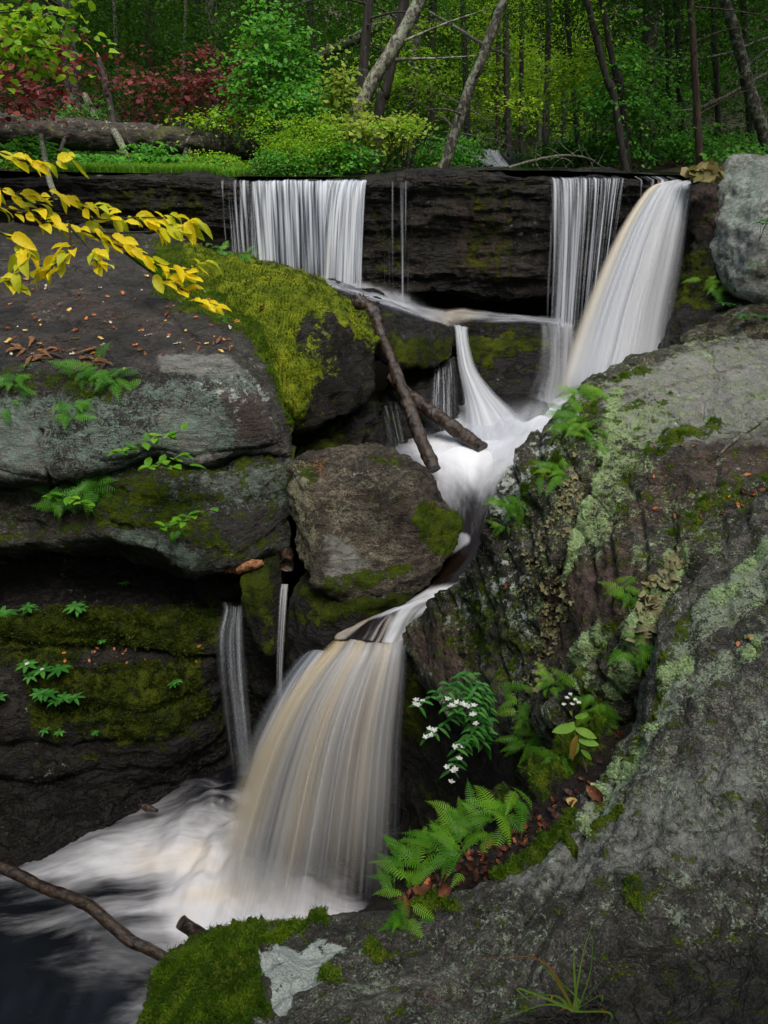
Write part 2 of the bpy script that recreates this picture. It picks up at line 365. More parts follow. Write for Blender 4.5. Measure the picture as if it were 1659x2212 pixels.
# -- left bank, uppermost block: bare slab on top, lichened face below
slab = rock_loft('rock_slab', [
 [(-300,470,10.0),(-50,480,9.6),(150,490,9.4),(300,505,9.1),(400,525,8.8),(450,550,8.5),(500,580,8.3),(540,620,8.1)],
 [(-300,560,8.4),(-50,570,8.2),(150,585,8.0),(300,600,7.9),(400,620,7.8),(460,650,7.6),(520,690,7.3),(575,740,7.0)],
 [(-300,680,7.2),(-50,680,7.2),(150,690,7.1),(300,700,7.0),(420,710,6.9),(500,735,6.8),(560,790,6.65),(605,850,6.5)],
 [(-300,790,6.35),(-50,780,6.35),(150,790,6.3),(250,790,6.25),(350,762,6.35),(500,755,6.45),(575,835,6.35),(628,922,6.35)],
 [(-300,830,6.15),(-50,825,6.15),(150,835,6.1),(250,830,6.1),(350,805,6.12),(480,795,6.2),(560,868,6.2),(629,945,6.35)],
 [(-300,920,6.1),(-50,930,6.05),(120,940,6.0),(240,920,6.0),(360,890,6.05),(470,890,6.05),(560,920,6.1),(627,962,6.38)],
 [(-300,1025,6.1),(-50,1028,6.05),(100,1033,6.0),(210,1008,6.0),(330,965,6.08),(440,1000,6.1),(540,975,6.2),(626,985,6.42)],
 [(-300,1045,6.6),(-50,1045,6.6),(100,1046,6.5),(210,1025,6.5),(330,985,6.6),(440,1012,6.6),(540,990,6.7),(630,995,6.8)],
 [(-300,1060,8.0),(-50,1060,8.0),(100,1060,8.0),(210,1060,8.0),(330,1040,8.0),(440,1040,8.0),(540,1040,8.0),(640,1040,8.0)]],
 420, 420, M_left, 'broad dark brown slab strewn with fallen leaves above its pale lichened face',
 dict(moss=.05, lichen=.12, wet=.15, pale=.0),
 [('p','brown',.55,[(-400,560),(200,600),(420,700),(520,760),(300,800),(-400,800)],50), ('p','wet',.7,[(-400,600),(250,660),(330,760),(200,800),(-400,800)],60),
  ('p','moss',.95,[(330,520),(560,560),(700,960),(626,940),(585,840),(520,720),(400,680),(330,640)],24),
  ('p','moss',.5,[(-300,470),(300,500),(330,560),(120,520),(-300,530)],18),
  ('p','pale',.40,[(-400,800),(230,815),(330,770),(540,765),(640,960),(620,1000),(-400,1060)],18), ('p','pale',.8,[(350,880),(470,900),(440,990),(340,960)],20), ('p','pale',.75,[(-300,930),(100,900),(90,1030),(-300,1040)],25), ('p','lichen',.62,[(-400,850),(230,850),(400,800),(540,800),(600,930),(560,980),(100,1040),(-400,1040)],25), ('p','white',.4,[(400,770),(560,800),(600,930),(430,900)],25),
  ('p','moss',.62,[(-300,795),(240,800),(300,830),(240,880),(100,860),(-300,880)],22), ('p','pale',.95,[(340,765),(470,765),(525,800),(500,820),(350,800)],12),
  ('p','wet',.7,[(380,880),(600,870),(640,960),(560,975),(470,930)],30), ('p','brown',.9,[(470,820),(560,830),(590,930),(520,960),(470,900)],20), ('p','brown',.7,[(330,880),(350,840),(440,850),(400,900)],14), ('p','lichen',.2,[(480,840),(600,860),(620,970),(520,960)],20)],
 dict(big=(.05,1.2), strata=(.03,4.5,(.12,-.5,1)), fine=(.018,5), crack=[([(150,575),(260,625),(370,690),(430,735)],7,.03),([(0,560),(200,590),(300,590),(420,640)],6,.025),([(90,930),(92,1000),(110,1035)],8,.08)]), up=dict(moss=.05))
block = rock_loft('rock_block', [
 [(-300,1020,7.6),(-50,1020,7.6),(100,1015,7.5),(210,990,7.5),(330,950,7.5),(440,970,7.5),(540,960,7.5),(640,975,7.6)],
 [(-300,1030,6.8),(-50,1032,6.7),(100,1028,6.6),(210,1003,6.5),(330,965,6.45),(440,985,6.4),(540,972,6.5),(636,985,6.6)],
 [(-300,1055,6.35),(-50,1055,6.3),(100,1055,6.3),(210,1025,6.25),(330,990,6.2),(440,1008,6.15),(540,992,6.2),(630,1010,6.4)],
 [(-300,1100,6.35),(-50,1100,6.35),(100,1095,6.35),(210,1090,6.25),(330,1060,6.15),(440,1065,6.1),(540,1060,6.15),(632,1080,6.4)],
 [(-300,1150,6.4),(-50,1155,6.4),(100,1140,6.4),(210,1125,6.25),(330,1130,6.15),(440,1140,6.1),(540,1130,6.15),(628,1130,6.45)],
 [(-300,1185,6.45),(-50,1180,6.45),(90,1168,6.4),(190,1158,6.3),(310,1172,6.2),(420,1215,6.15),(520,1205,6.2),(612,1170,6.5)],
 [(-300,1200,6.8),(-50,1195,6.8),(90,1185,6.8),(190,1180,6.75),(310,1195,6.6),(420,1235,6.5),(530,1225,6.6),(610,1190,6.9)],
 [(-300,1220,7.6),(-50,1215,7.6),(90,1205,7.6),(190,1200,7.6),(310,1215,7.5),(420,1255,7.4),(530,1245,7.4),(610,1210,7.6)]],
 300, 400, M_left, 'dark lichen-spotted block with an arched underside below the pale slab face',
 dict(moss=.38, lichen=.36, wet=.35),
 [('p','moss',.72,[(180,1040),(420,1040),(500,1200),(330,1150),(200,1130)],25), ('p','pale',.6,[(430,1000),(620,1000),(640,1080),(430,1060)],18), ('p','lichen',.55,[(330,1000),(640,1000),(640,1100),(330,1100)],20),
  ('p','moss',.15,[(230,1140),(330,1145),(440,1190),(420,1215),(300,1178)],8), ('p','lichen',.7,[(240,1150),(340,1150),(440,1195),(420,1218),(300,1180)],8), ('p','brown',.6,[(-300,1060),(200,1060),(180,1180),(-300,1190)],25)],
 dict(big=(.09,1.4), strata=(.04,4,(.1,-.3,1)), fine=(.03,4)), up=dict(moss=.25))
cliff = rock_loft('rock_cliff', [
 [(-300,1150,7.6),(-50,1150,7.6),(100,1150,7.6),(200,1150,7.6),(300,1150,7.6),(400,1170,7.5),(480,1190,7.3),(560,1200,7.3)],
 [(-300,1215,7.1),(-50,1215,7.1),(100,1205,7.15),(200,1200,7.2),(300,1205,7.2),(400,1235,7.1),(470,1250,6.75),(540,1260,6.9)],
 [(-300,1270,7.0),(-50,1270,7.0),(100,1265,7.05),(200,1265,7.1),(300,1270,7.05),(400,1275,6.95),(470,1290,6.75),(520,1300,6.9)],
 [(-300,1330,6.75),(-50,1330,6.75),(100,1325,6.75),(200,1315,6.8),(300,1310,6.8),(400,1318,6.75),(460,1335,6.7),(520,1340,6.9)],
 [(-300,1352,6.5),(-50,1350,6.5),(100,1342,6.5),(200,1335,6.5),(300,1340,6.5),(400,1360,6.5),(458,1375,6.55),(510,1390,6.9)],
 [(-300,1415,6.55),(-50,1410,6.55),(100,1405,6.55),(200,1410,6.55),(300,1415,6.55),(400,1405,6.55),(460,1405,6.6),(510,1420,6.9)],
 [(-300,1440,6.35),(-50,1440,6.35),(100,1435,6.35),(200,1440,6.3),(300,1435,6.35),(400,1440,6.45),(465,1450,6.6),(510,1460,6.95)],
 [(-300,1530,6.3),(-50,1530,6.3),(100,1530,6.25),(200,1540,6.25),(300,1545,6.3),(400,1545,6.45),(470,1540,6.65),(515,1540,7.0)],
 [(-300,1640,6.3),(-50,1640,6.3),(100,1640,6.3),(200,1640,6.35),(300,1640,6.4),(400,1630,6.55),(480,1620,6.8),(520,1620,7.0)],
 [(-300,1760,6.15),(-50,1750,6.2),(100,1730,6.3),(200,1710,6.4),(300,1690,6.5),(400,1670,6.65),(480,1660,6.85),(530,1660,7.1)],
 [(-300,1900,5.95),(-50,1880,6.0),(90,1830,6.15),(180,1790,6.3),(270,1745,6.45),(380,1715,6.65),(480,1690,6.85),(540,1690,7.1)],
 [(-300,2000,6.1),(-50,1980,6.1),(90,1930,6.3),(180,1890,6.4),(270,1850,6.6),(380,1800,6.8),(480,1780,7.0),(540,1780,7.2)]],
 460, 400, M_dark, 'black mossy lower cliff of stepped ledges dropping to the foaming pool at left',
 dict(moss=.38, lichen=.05, wet=.2),
 [('p','moss',.02,[(-300,1180),(300,1190),(440,1240),(440,1310),(250,1310),(-300,1330)],25), ('p','moss',.9,[(-300,1345),(300,1322),(440,1350),(430,1400),(-300,1400)],16), ('p','moss',.8,[(20,1430),(400,1430),(470,1540),(300,1600),(60,1560)],30),
  ('p','moss',.03,[(-300,1660),(200,1640),(500,1600),(520,1760),(300,1800),(-300,1960)],50), ('p','wet',.7,[(-300,1700),(250,1660),(500,1600),(520,1760),(-300,2000)],40), ('p','wet',.8,[(360,1290),(520,1290),(520,1350),(380,1345)],15), ('p','moss',.0,[(200,1405),(380,1395),(400,1420),(150,1438)],8), ('p','moss',.1,[(-300,1445),(50,1445),(70,1640),(-300,1660)],25)],
 dict(big=(.12,1.1), ridge=(.05,2.5), strata=(.07,4.2,(.1,-.2,1)), fine=(.03,5)), up=dict(moss=.3))
# -- moss covered boulder between slab and upper fall
mossy = rock_hull('mossy_boulder',
 [(395,535,8.6),(520,550,8.6),(610,568,8.6),(690,610,8.4),(780,680,8.1),(822,738,7.7),(808,830,7.4),(765,895,7.2),(700,925,7.0),(636,935,6.9),(500,800,7.3),(400,640,7.9)],
 [(600,760,6.85),(560,660,7.35),(640,640,7.5),(500,600,8.0),(690,830,6.85),(720,700,7.35),(620,880,6.7),(650,700,7.2)], 1.2, .035, M_dark,
 'big rounded boulder cloaked in bright green moss in front of the left curtain fall',
 dict(moss=.25, wet=.3),
 [('p','moss',1.0,[(380,530),(530,545),(640,600),(700,640),(690,700),(640,760),(700,800),(650,920),(590,880),(540,760),(400,650)],16), ('p','moss',.85,[(630,590),(700,610),(822,735),(800,745),(700,670)],10),
  ('p','moss',.1,[(655,680),(690,690),(660,745),(640,730)],10), ('p','moss',.25,[(700,700),(810,760),(800,850),(700,920),(680,850),(720,780)],22), ('p','brown',.6,[(560,560),(640,600),(560,700),(500,620)],30)],
 dict(big=(.10,1.6), ridge=(.05,3), fine=(.02,6), mossh=.022, mossf=11), up=dict(moss=.3), smooth=4)
mossy.data.materials[0] = rock_mat('mossed_stone', (.005, .004, .003), (.02, .017, .014), (.05, .042, .035), (0, 0, 0), 1.2, .25, .03, specl=.18, mossc=((.025, .045, .003), (.10, .14, .008), (.26, .28, .018)))
# -- rocks standing under the mossy boulder, in the shade
rock_loft('shaded_rock', [
 [(560,880,8.4),(640,880,8.4),(720,880,8.4),(790,850,8.4),(860,830,8.6),(930,790,8.8),(1000,780,8.9)],
 [(560,900,7.9),(640,905,7.7),(720,905,7.6),(790,880,7.7),(860,860,8.3),(930,830,8.7),(1000,830,8.9)],
 [(560,940,7.5),(640,945,7.4),(720,945,7.4),(790,930,7.6),(860,910,8.2),(930,890,8.6),(1000,880,8.8)],
 [(560,985,7.3),(640,990,7.2),(720,985,7.3),(800,975,7.6),(860,970,7.8),(930,950,8.1),(1000,930,8.5)],
 [(560,1100,7.2),(640,1100,7.0),(720,1080,7.2),(800,1060,7.4),(860,1040,7.6),(930,1000,8.0),(1000,980,8.4)]],
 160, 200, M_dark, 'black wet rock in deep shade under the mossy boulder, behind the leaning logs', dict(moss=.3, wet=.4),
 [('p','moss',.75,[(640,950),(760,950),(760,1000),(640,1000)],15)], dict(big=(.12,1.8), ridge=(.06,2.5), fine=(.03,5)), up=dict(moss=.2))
# -- dark triangular rock right of it with water sheeting over its back
wedge = rock_hull('wedge_boulder',
 [(700,600,9.1),(830,632,9.0),(985,700,8.6),(982,745,8.4),(975,785,8.3),(930,800,8.2),(860,800,8.0),(800,770,7.9),(700,640,8.9)],
 [(850,700,8.2),(920,730,8.1),(870,780,7.95),(780,650,8.6)], .7, .03, M_dark,
 'dark wedge-shaped boulder with water sheeting off its back beside the mossy boulder', dict(moss=.3, wet=.5),
 [('p','moss',.75,[(830,730),(980,730),(960,800),(860,800)],18), ('p','moss',0,[(690,590),(990,690),(980,712),(800,655)],10), ('p','wet',1,[(690,590),(990,690),(980,715),(800,665)],12)],
 dict(big=(.06,2), ridge=(.03,4), fine=(.015,7)), smooth=4)
shelf = rock_hull('ledge_boulder',
 [(960,690,9.3),(1090,688,9.3),(1230,690,9.3),(1300,700,9.3),(1300,850,8.9),(1210,858,8.8),(1110,868,8.7),(1040,850,8.7),(1005,790,8.9),(985,735,9.0)],
 [(1100,770,8.75),(1180,790,8.75),(1060,810,8.7),(1120,720,9.0),(1200,740,9.0),(1180,845,8.6)], .5, .03, M_dark,
 'low black ledge rock with mossy bands between the two cascades', dict(moss=.3, wet=.55),
 [('p','moss',.78,[(1000,720),(1190,735),(1190,790),(1020,790)],16), ('p','moss',.0,[(1060,775),(1190,760),(1190,790),(1080,800)],6), ('p','moss',0,[(960,680),(1300,690),(1300,712),(960,700)],6)],
 dict(big=(.07,2), strata=(.05,6,(.1,0,1)), ridge=(.04,4), fine=(.02,7)), smooth=3)
rock_hull('cascade_boulder', [(1040,850,8.7),(1110,845,8.75),(1180,850,8.7),(1230,865,8.6),(1220,930,8.2),(1120,930,8.1),(1060,900,8.4)], [(1130,880,8.3)], .5, .04, M_dark,
 'small drowned black rock at the foot of the cascades, half in foam', dict(moss=.2, wet=.6), [], dict(big=(.05,3), fine=(.02,6)))
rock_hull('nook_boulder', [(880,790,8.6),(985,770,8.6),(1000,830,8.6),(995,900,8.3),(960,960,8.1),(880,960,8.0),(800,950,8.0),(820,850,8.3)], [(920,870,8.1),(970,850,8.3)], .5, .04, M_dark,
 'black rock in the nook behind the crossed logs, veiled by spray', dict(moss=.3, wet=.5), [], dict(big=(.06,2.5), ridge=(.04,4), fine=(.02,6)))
# -- the upper ledge: a long wall the stream spills over
def W(x, Y, z): return np.array([(x - CX) / F * 11.6 * 0.96, Y, z])
xs = [-250, 0, 170, 330, 470, 640, 800, 930, 1060, 1200, 1350, 1450, 1560, 1700]
lipY = [10.3, 10.2, 10.1, 10.1, 10.05, 10.0, 10.05, 9.95, 9.9, 10.0, 10.1, 10.0, 9.7, 9.5]
lipz = [-.18, -.18, -.17, -.20, -.24, -.26, -.22, -.14, -.15, -.19, -.20, -.30, -.30, -.2]
rows = []
for dy, dz in ((4.0, .02), (2.0, .03), (.6, .03), (.12, .0), (.0, -.07), (.03, -.35), (.08, -.8), (.03, -1.2), (.12, -1.5), (.6, -1.66), (1.2, -1.75), (1.25, -2.1), (1.0, -2.6)):
    row = []
    for x, ly, lz in zip(xs, lipY, lipz):
        X = atY(x, 386, 10)[0]; row.append((X, ly + dy, lz + dz))
    rows.append(row)
G = loft(rows, 330, 520, world=True); nn = gnormals(G).reshape(-1, 3)
M_ledge = rock_mat('ledge_stone', (.004, .003, .0025), (.028, .022, .017), (.085, .068, .052), (R(3), R(3), 0), 1.0, .3, .05, specl=.35, lich=(.12, .15, .10), mossc=((.012, .020, .002), (.045, .058, .005), (.11, .11, .009)))
ledge = finish_rock('fall_ledge', G.reshape(-1, 3), grid_faces(330, 520), nn, M_ledge, 'long dark wet rock wall under the two curtain falls', 'rock ledge', dict(moss=.12, wet=.45),
 [('p','moss',.56,[(1010,400),(1110,400),(1110,560),(1080,620),(990,560)],30), ('p','brown',.8,[(960,430),(1100,420),(1090,620),(980,600)],40), ('p','moss',.5,[(200,400),(460,400),(460,520),(250,500)],30),
  ('p','moss',.4,[(800,450),(900,450),(890,600),(810,600)],25), ('p','moss',0,[(-300,300),(1700,300),(1700,384),(-300,384)],3), ('p','moss',.75,[(1440,500),(1560,500),(1560,680),(1450,650)],20)],
 dict(big=(.09,.8), aniso=(.055,(.7,.7,5)), ridge=(.035,2.2), fine=(.02,6)))
# -- right of the ledge
rock_loft('corner_rock', [
 [(1470,398,10.0),(1510,392,9.9),(1550,380,9.6),(1600,370,9.6),(1700,370,9.6)],
 [(1470,404,9.5),(1510,396,9.1),(1560,385,8.9),(1600,380,8.9),(1700,380,8.9)],
 [(1478,450,9.3),(1500,450,8.9),(1560,450,8.6),(1600,450,8.5),(1700,450,8.5)],
 [(1462,540,9.4),(1490,540,8.9),(1545,540,8.5),(1600,540,8.4),(1700,540,8.4)],
 [(1445,600,9.3),(1475,610,8.8),(1530,620,8.5),(1600,630,8.4),(1700,640,8.4)],
 [(1430,660,9.0),(1470,670,8.5),(1530,670,8.4),(1600,670,8.3),(1700,680,8.3)],
 [(1410,720,8.7),(1460,730,8.3),(1540,740,8.1),(1620,750,8.0),(1700,760,8.0)],
 [(1400,800,8.6),(1460,800,8.2),(1540,800,8.0),(1620,800,7.9),(1700,800,7.9)]],
 200, 150, M_dark, 'blackish rock corner between the plunging right fall and the pale boulder', dict(moss=.3, wet=.2),
 [('p','brown',.85,[(1480,390),(1600,380),(1580,460),(1550,560),(1500,480)],30), ('p','pale',.5,[(1500,440),(1590,420),(1590,560),(1540,560)],25), ('p','moss',.7,[(1450,540),(1540,540),(1550,680),(1450,660)],20)],
 dict(big=(.10,1.8), ridge=(.06,3), fine=(.02,6)))
pale = rock_hull('pale_boulder', [(1562,392,8.7),(1578,350,8.9),(1620,332,8.8),(1700,322,8.6),(1850,330,8.4),(1850,640,7.9),(1700,640,7.9),(1620,640,8.0),(1585,610,8.1),(1562,560,8.2),(1556,470,8.4)],
 [(1650,430,7.9),(1620,520,7.8),(1700,560,7.7),(1750,400,7.9)], 1.2, .03, M_pale, 'large pale grey lichened boulder at the right edge above the falls', dict(lichen=.45, white=.62),
 [('p','lichen',.75,[(1560,380),(1640,350),(1640,480),(1560,480)],20), ('p','brown',.35,[(1560,470),(1610,470),(1600,600),(1560,580)],20), ('p','moss',.5,[(1560,560),(1590,600),(1620,645),(1570,600)],8)],
 dict(big=(.08,1.8), ridge=(.05,2.5), strata=(.03,4,(.4,0,1)), fine=(.02,6)), up=dict(lichen=.1), smooth=2)
rock_hull('low_bank_boulder', [(1480,735,8.1),(1510,705,8.2),(1560,675,8.2),(1620,655,8.1),(1700,640,8.0),(1850,640,8.0),(1850,770,7.4),(1659,770,7.4),(1560,760,7.6),(1490,760,7.9)],
 [(1600,710,7.7),(1700,700,7.5)], .8, .03, M_mid, 'wet grey rock with white lichen spots just below the pale boulder', dict(moss=.3, lichen=.45, wet=.3, white=.3), [('p','moss',.7,[(1480,730),(1600,720),(1659,740),(1490,765)],12)],
 dict(big=(.06,2.5), ridge=(.04,3), fine=(.02,6)), smooth=3)
rock_hull('splash_boulder', [(1425,640,9.0),(1500,625,9.0),(1570,650,8.8),(1560,700,8.5),(1480,720,8.5),(1430,700,8.7)], [(1500,670,8.5)], .5, .03, M_dark,
 'black rock lit by spray right of the plunging fall', dict(moss=.35, wet=.5), [], dict(big=(.06,2.5), ridge=(.04,3), fine=(.02,6)), smooth=3)
# -- central boulder and its pedestal
centre = rock_hull('block_boulder',
 [(618,1000,6.2),(650,984,6.3),(720,976,6.4),(812,974,6.4),(900,998,6.3),(938,1040,6.25),(965,1095,6.2),(990,1135,6.15),(978,1200,5.95),(930,1262,5.8),(870,1300,5.7),(820,1305,5.65),(760,1300,5.7),(700,1270,5.8),(655,1230,5.9),(642,1190,6.0),(648,1120,6.05),(624,1060,6.15)],
 [(650,1050,5.92),(900,1060,5.8),(905,1245,5.6),(690,1262,5.62),(800,1285,5.56)], .6, .022, M_mid,
 'large block-shaped grey-brown boulder standing midstream above the lower fall', dict(lichen=.30, moss=.14, wet=.15),
 [('p','lichen',.55,[(620,1000),(680,1000),(690,1160),(640,1180)],14), ('p','moss',1.0,[(905,1080),(995,1110),(1000,1200),(930,1200),(890,1130)],10), ('p','moss',.75,[(700,1250),(880,1215),(900,1230),(780,1275),(700,1275)],8), ('p','wet',.75,[(780,1050),(900,1080),(900,1200),(760,1150)],30),
  ('p','moss',.7,[(640,1010),(690,1000),(690,1050),(650,1040)],8), ('p','pale',.7,[(690,1130),(780,1180),(840,1260),(700,1270)],25), ('p','moss',.55,[(780,980),(880,990),(870,1010),(780,1000)],8)],
 dict(big=(.045,2.2), ridge=(.05,4.0), strata=(.024,6,(.5,0,1)), fine=(.022,11)), smooth=1)
pedestal = rock_hull('mossy_pedestal_rock',
 [(625,1300,5.9),(660,1250,6.1),(760,1290,5.9),(880,1255,5.9),(900,1285,5.75),(880,1310,5.65),(800,1335,5.6),(740,1372,5.55),(700,1400,5.6),(640,1460,5.8),(620,1450,6.0),(612,1380,6.0)],
 [(720,1330,5.5),(670,1380,5.6),(800,1300,5.5),(860,1285,5.55)], .5, .022, M_dark,
 'dark mossy rock wedged under the midstream block boulder', dict(moss=.55, wet=.35), [('p','moss',.95,[(640,1280),(720,1285),(880,1290),(860,1315),(700,1330)],14), ('p','pale',.8,[(760,1292),(890,1258),(900,1270),(800,1305)],7), ('p','moss',.1,[(640,1350),(760,1350),(700,1420),(630,1470)],18)],
 dict(big=(.05,2.5), ridge=(.03,4), fine=(.014,8)), smooth=3)
rock_hull('small_mossy_boulder', [(523,1260,6.2),(545,1225,6.25),(590,1207,6.3),(612,1220,6.25),(608,1280,6.2),(600,1400,6.0),(585,1420,6.0),(550,1390,6.05),(525,1330,6.1)],
 [(560,1270,6.0),(575,1340,5.95)], .35, .02, M_dark, 'small rounded mossy boulder left of the thin trickle fall', dict(moss=.45, wet=.3), [('p','moss',.95,[(525,1230),(580,1215),(585,1340),(530,1330)],12)],
 dict(big=(.03,3), fine=(.012,9)), smooth=4)
rock_loft('gorge_wall_rock', [
 [(380,1285,7.4),(470,1290,7.3),(560,1300,6.9),(650,1290,6.6),(740,1300,6.4),(850,1330,6.3),(960,1350,6.2),(1100,1330,6.2)],
 [(380,1318,6.9),(470,1312,6.7),(545,1325,6.5),(650,1400,6.2),(740,1400,6.0),(850,1392,5.75),(940,1400,5.6),(1100,1400,5.6)],
 [(380,1350,6.75),(470,1345,6.65),(540,1370,6.55),(650,1460,6.3),(740,1440,6.2),(850,1420,6.1),(940,1440,5.9),(1100,1450,5.6)],
 [(380,1440,6.85),(470,1430,6.85),(540,1450,6.7),(650,1520,6.5),(740,1520,6.5),(850,1500,6.4),(940,1500,6.2),(1100,1500,6.0)],
 [(380,1560,7.0),(470,1560,6.95),(540,1560,6.9),(650,1600,6.8),(740,1600,6.8),(850,1600,6.6),(940,1600,6.4),(1100,1600,6.2)],
 [(380,1680,7.1),(470,1680,7.1),(540,1690,7.0),(650,1720,7.0),(740,1760,6.9),(850,1780,6.7),(940,1780,6.5),(1100,1800,6.2)],
 [(380,1900,7.0),(470,1900,7.0),(540,1900,7.0),(650,1950,6.9),(740,2000,6.8),(850,2050,6.5),(940,2050,6.2),(1100,2050,6.0)]],
 260, 260, M_dark, 'black back wall of the gorge behind the lower waterfall', dict(moss=.3, wet=.5), [('p','wet',.95,[(400,1300),(560,1300),(560,1360),(400,1360)],15)],
 dict(big=(.10,1.5), ridge=(.07,2.6), fine=(.03,5)), up=dict(moss=.2))
# -- right bank
bank = rock_loft('bank_boulder', [
 [(1330,900,6.2),(1350,860,6.3),(1400,830,6.6),(1460,800,6.8),(1540,775,7.0),(1700,760,7.2),(2000,760,7.4)],
 [(1262,852,4.6),(1296,822,4.75),(1343,797,5.0),(1412,770,5.2),(1502,750,5.5),(1659,742,5.7),(1990,735,6.1)],
 [(1240,862,4.35),(1288,832,4.45),(1340,806,4.7),(1410,782,4.9),(1500,762,5.15),(1659,756,5.35),(1970,750,5.7)],
 [(1145,952,4.2),(1215,912,4.15),(1305,872,4.2),(1390,845,4.4),(1500,820,4.65),(1659,805,4.8),(1950,795,5.0)],
 [(1078,1052,4.1),(1175,1005,3.95),(1275,960,3.85),(1370,930,3.9),(1500,900,4.0),(1659,885,4.1),(1950,870,4.3)],
 [(1052,1130,4.15),(1140,1110,3.92),(1240,1070,3.65),(1330,1030,3.6),(1480,990,3.55),(1659,960,3.6),(1950,940,3.7)],
 [(1015,1230,4.5),(1085,1220,4.1),(1195,1190,3.6),(1290,1150,3.5),(1430,1100,3.3),(1659,1040,3.2),(1950,1010,3.2)],
 [(930,1300,5.0),(1035,1310,4.4),(1150,1310,3.68),(1230,1280,3.5),(1380,1210,3.15),(1620,1120,2.95),(1950,1080,2.8)],
 [(872,1375,5.25),(985,1395,4.6),(1120,1430,3.75),(1200,1410,3.4),(1330,1330,2.98),(1500,1240,2.85),(1900,1180,2.7)],
 [(890,1425,5.1),(965,1495,4.55),(1085,1550,3.8),(1170,1535,3.35),(1275,1470,2.98),(1420,1390,2.8),(1800,1350,2.8)],
 [(905,1450,5.2),(985,1530,4.7),(1085,1580,4.1),(1185,1600,3.4),(1290,1560,3.05),(1430,1500,2.85),(1700,1500,2.8)],
 [(930,1470,6.2),(1010,1560,5.6),(1100,1620,5.0),(1220,1680,3.8),(1330,1660,3.2),(1450,1600,3.0),(1600,1600,3.0)]],
 620, 560, M_right, 'huge sloping right bank boulder, grey top and ferny lichened side', dict(moss=.26, lichen=.36, white=.08),
 [('p','pale',.8,[(1250,860),(1500,740),(2000,720),(2000,960),(1400,980),(1300,900)],40), ('p','moss',.14,[(1300,800),(1500,740),(2000,720),(2000,900),(1500,920),(1400,860)],25),
  ('p','lichen',.55,[(1320,880),(1480,860),(1400,990),(1300,1180),(1230,1180),(1290,980)],25),
  ('p','brown',.7,[(1420,1000),(1659,900),(1800,900),(1800,1040),(1560,1080),(1330,1200),(1290,1130)],35), ('p','lichen',.15,[(1400,990),(1800,900),(1800,1010),(1480,1060)],30), ('p','wet',.35,[(1400,980),(1800,900),(1800,1020),(1480,1070)],30),
  ('p','brown',.95,[(1180,1250),(1360,1180),(1420,1250),(1320,1400),(1190,1480),(1140,1420)],30), ('p','lichen',.1,[(1190,1260),(1360,1190),(1330,1370),(1200,1430)],25),
  ('p','white',.72,[(1052,1040),(1250,860),(1290,880),(1180,1010),(1100,1130),(1050,1140)],10), ('p','white',.45,[(1010,1160),(1180,1130),(1150,1300),(1120,1500),(1030,1440),(960,1300)],25),
  ('p','moss',.6,[(1060,1130),(1270,850),(1300,830),(1290,930),(1150,1090)],20), ('p','moss',.50,[(960,1280),(1080,1240),(1150,1400),(1100,1500),(950,1400)],30),
  ('p','brown',.85,[(872,1360),(1000,1280),(1060,1500),(960,1500),(890,1420)],22), ('p','lichen',.14,[(872,1370),(970,1300),(1000,1480),(960,1500),(890,1430)],20), ('p','wet',.45,[(872,1370),(960,1300),(980,1480),(890,1430)],20),
  ('l','moss',.72,[(1400,985),(1460,950),(1540,930)],24), ('l','moss',.5,[(1310,905),(1400,880),(1450,860)],12), ('l','moss',.6,[(1330,830),(1400,800)],14), ('l','moss',.45,[(1240,1090),(1300,1070),(1380,1000)],22),
  ('l','moss',.6,[(1450,1150),(1560,1080),(1659,1030)],22), ('l','moss',.45,[(1260,1500),(1340,1330),(1430,1230)],26), ('l','lichen',.95,[(1330,860),(1300,990),(1255,1110),(1225,1250)],17), ('l','lichen',.95,[(1330,1480),(1400,1330),(1470,1200)],30), ('l','lichen',.8,[(1280,1480),(1250,1420),(1310,1370)],30)],
 dict(big=(.055,1.7), strata=(.036,6.5,(.55,-.25,1)), ridge=(.028,5), fine=(.012,9), mossh=.014, mossf=26,
      crack=[([(1290,1000),(1235,1110),(1200,1260),(1150,1420)],14,.08), ([(1345,870),(1480,830),(1600,800),(1700,790)],6,.03), ([(1370,1040),(1500,1010),(1700,960)],5,.02), ([(1180,1520),(1300,1400),(1420,1250),(1520,1120),(1659,1060)],12,.04)]), up=dict(moss=.04))
gully_wall = rock_loft('gully_rock', [
 [(850,1380,6.2),(940,1380,6.0),(1040,1440,5.4),(1130,1500,4.4),(1230,1560,3.8),(1340,1560,3.4)],
 [(862,1410,5.8),(935,1450,5.35),(1030,1530,4.7),(1110,1590,4.0),(1220,1620,3.6),(1340,1610,3.3)],
 [(865,1500,5.7),(940,1560,5.3),(1040,1620,4.7),(1120,1660,4.0),(1220,1680,3.6),(1340,1650,3.3)],
 [(865,1650,5.75),(950,1700,5.4),(1050,1720,4.9),(1130,1730,4.2),(1230,1730,3.7),(1340,1720,3.3)],
 [(862,1850,5.85),(950,1850,5.4),(1050,1850,4.9),(1150,1850,4.2),(1240,1800,3.8),(1340,1800,3.4)],
 [(850,2150,5.9),(950,2150,5.4),(1050,2150,4.9),(1150,2100,4.2),(1240,2000,3.8),(1340,2000,3.4)]],
 200, 200, M_dark, 'black dripping rock face behind the ferns right of the lower fall', dict(moss=.3, wet=.4), [('p','moss',.7,[(870,1450),(940,1480),(930,1620),(870,1600)],14), ('p','moss',.6,[(1080,1560),(1180,1560),(1200,1680),(1100,1680)],20)],
 dict(big=(.09,1.6), ridge=(.05,3), fine=(.02,6)))
M_soil = rock_mat('leaf_litter_soil', (.006, .004, .003), (.022, .013, .009), (.06, .035, .022), (0, 0, 0), 4, .3, .02)
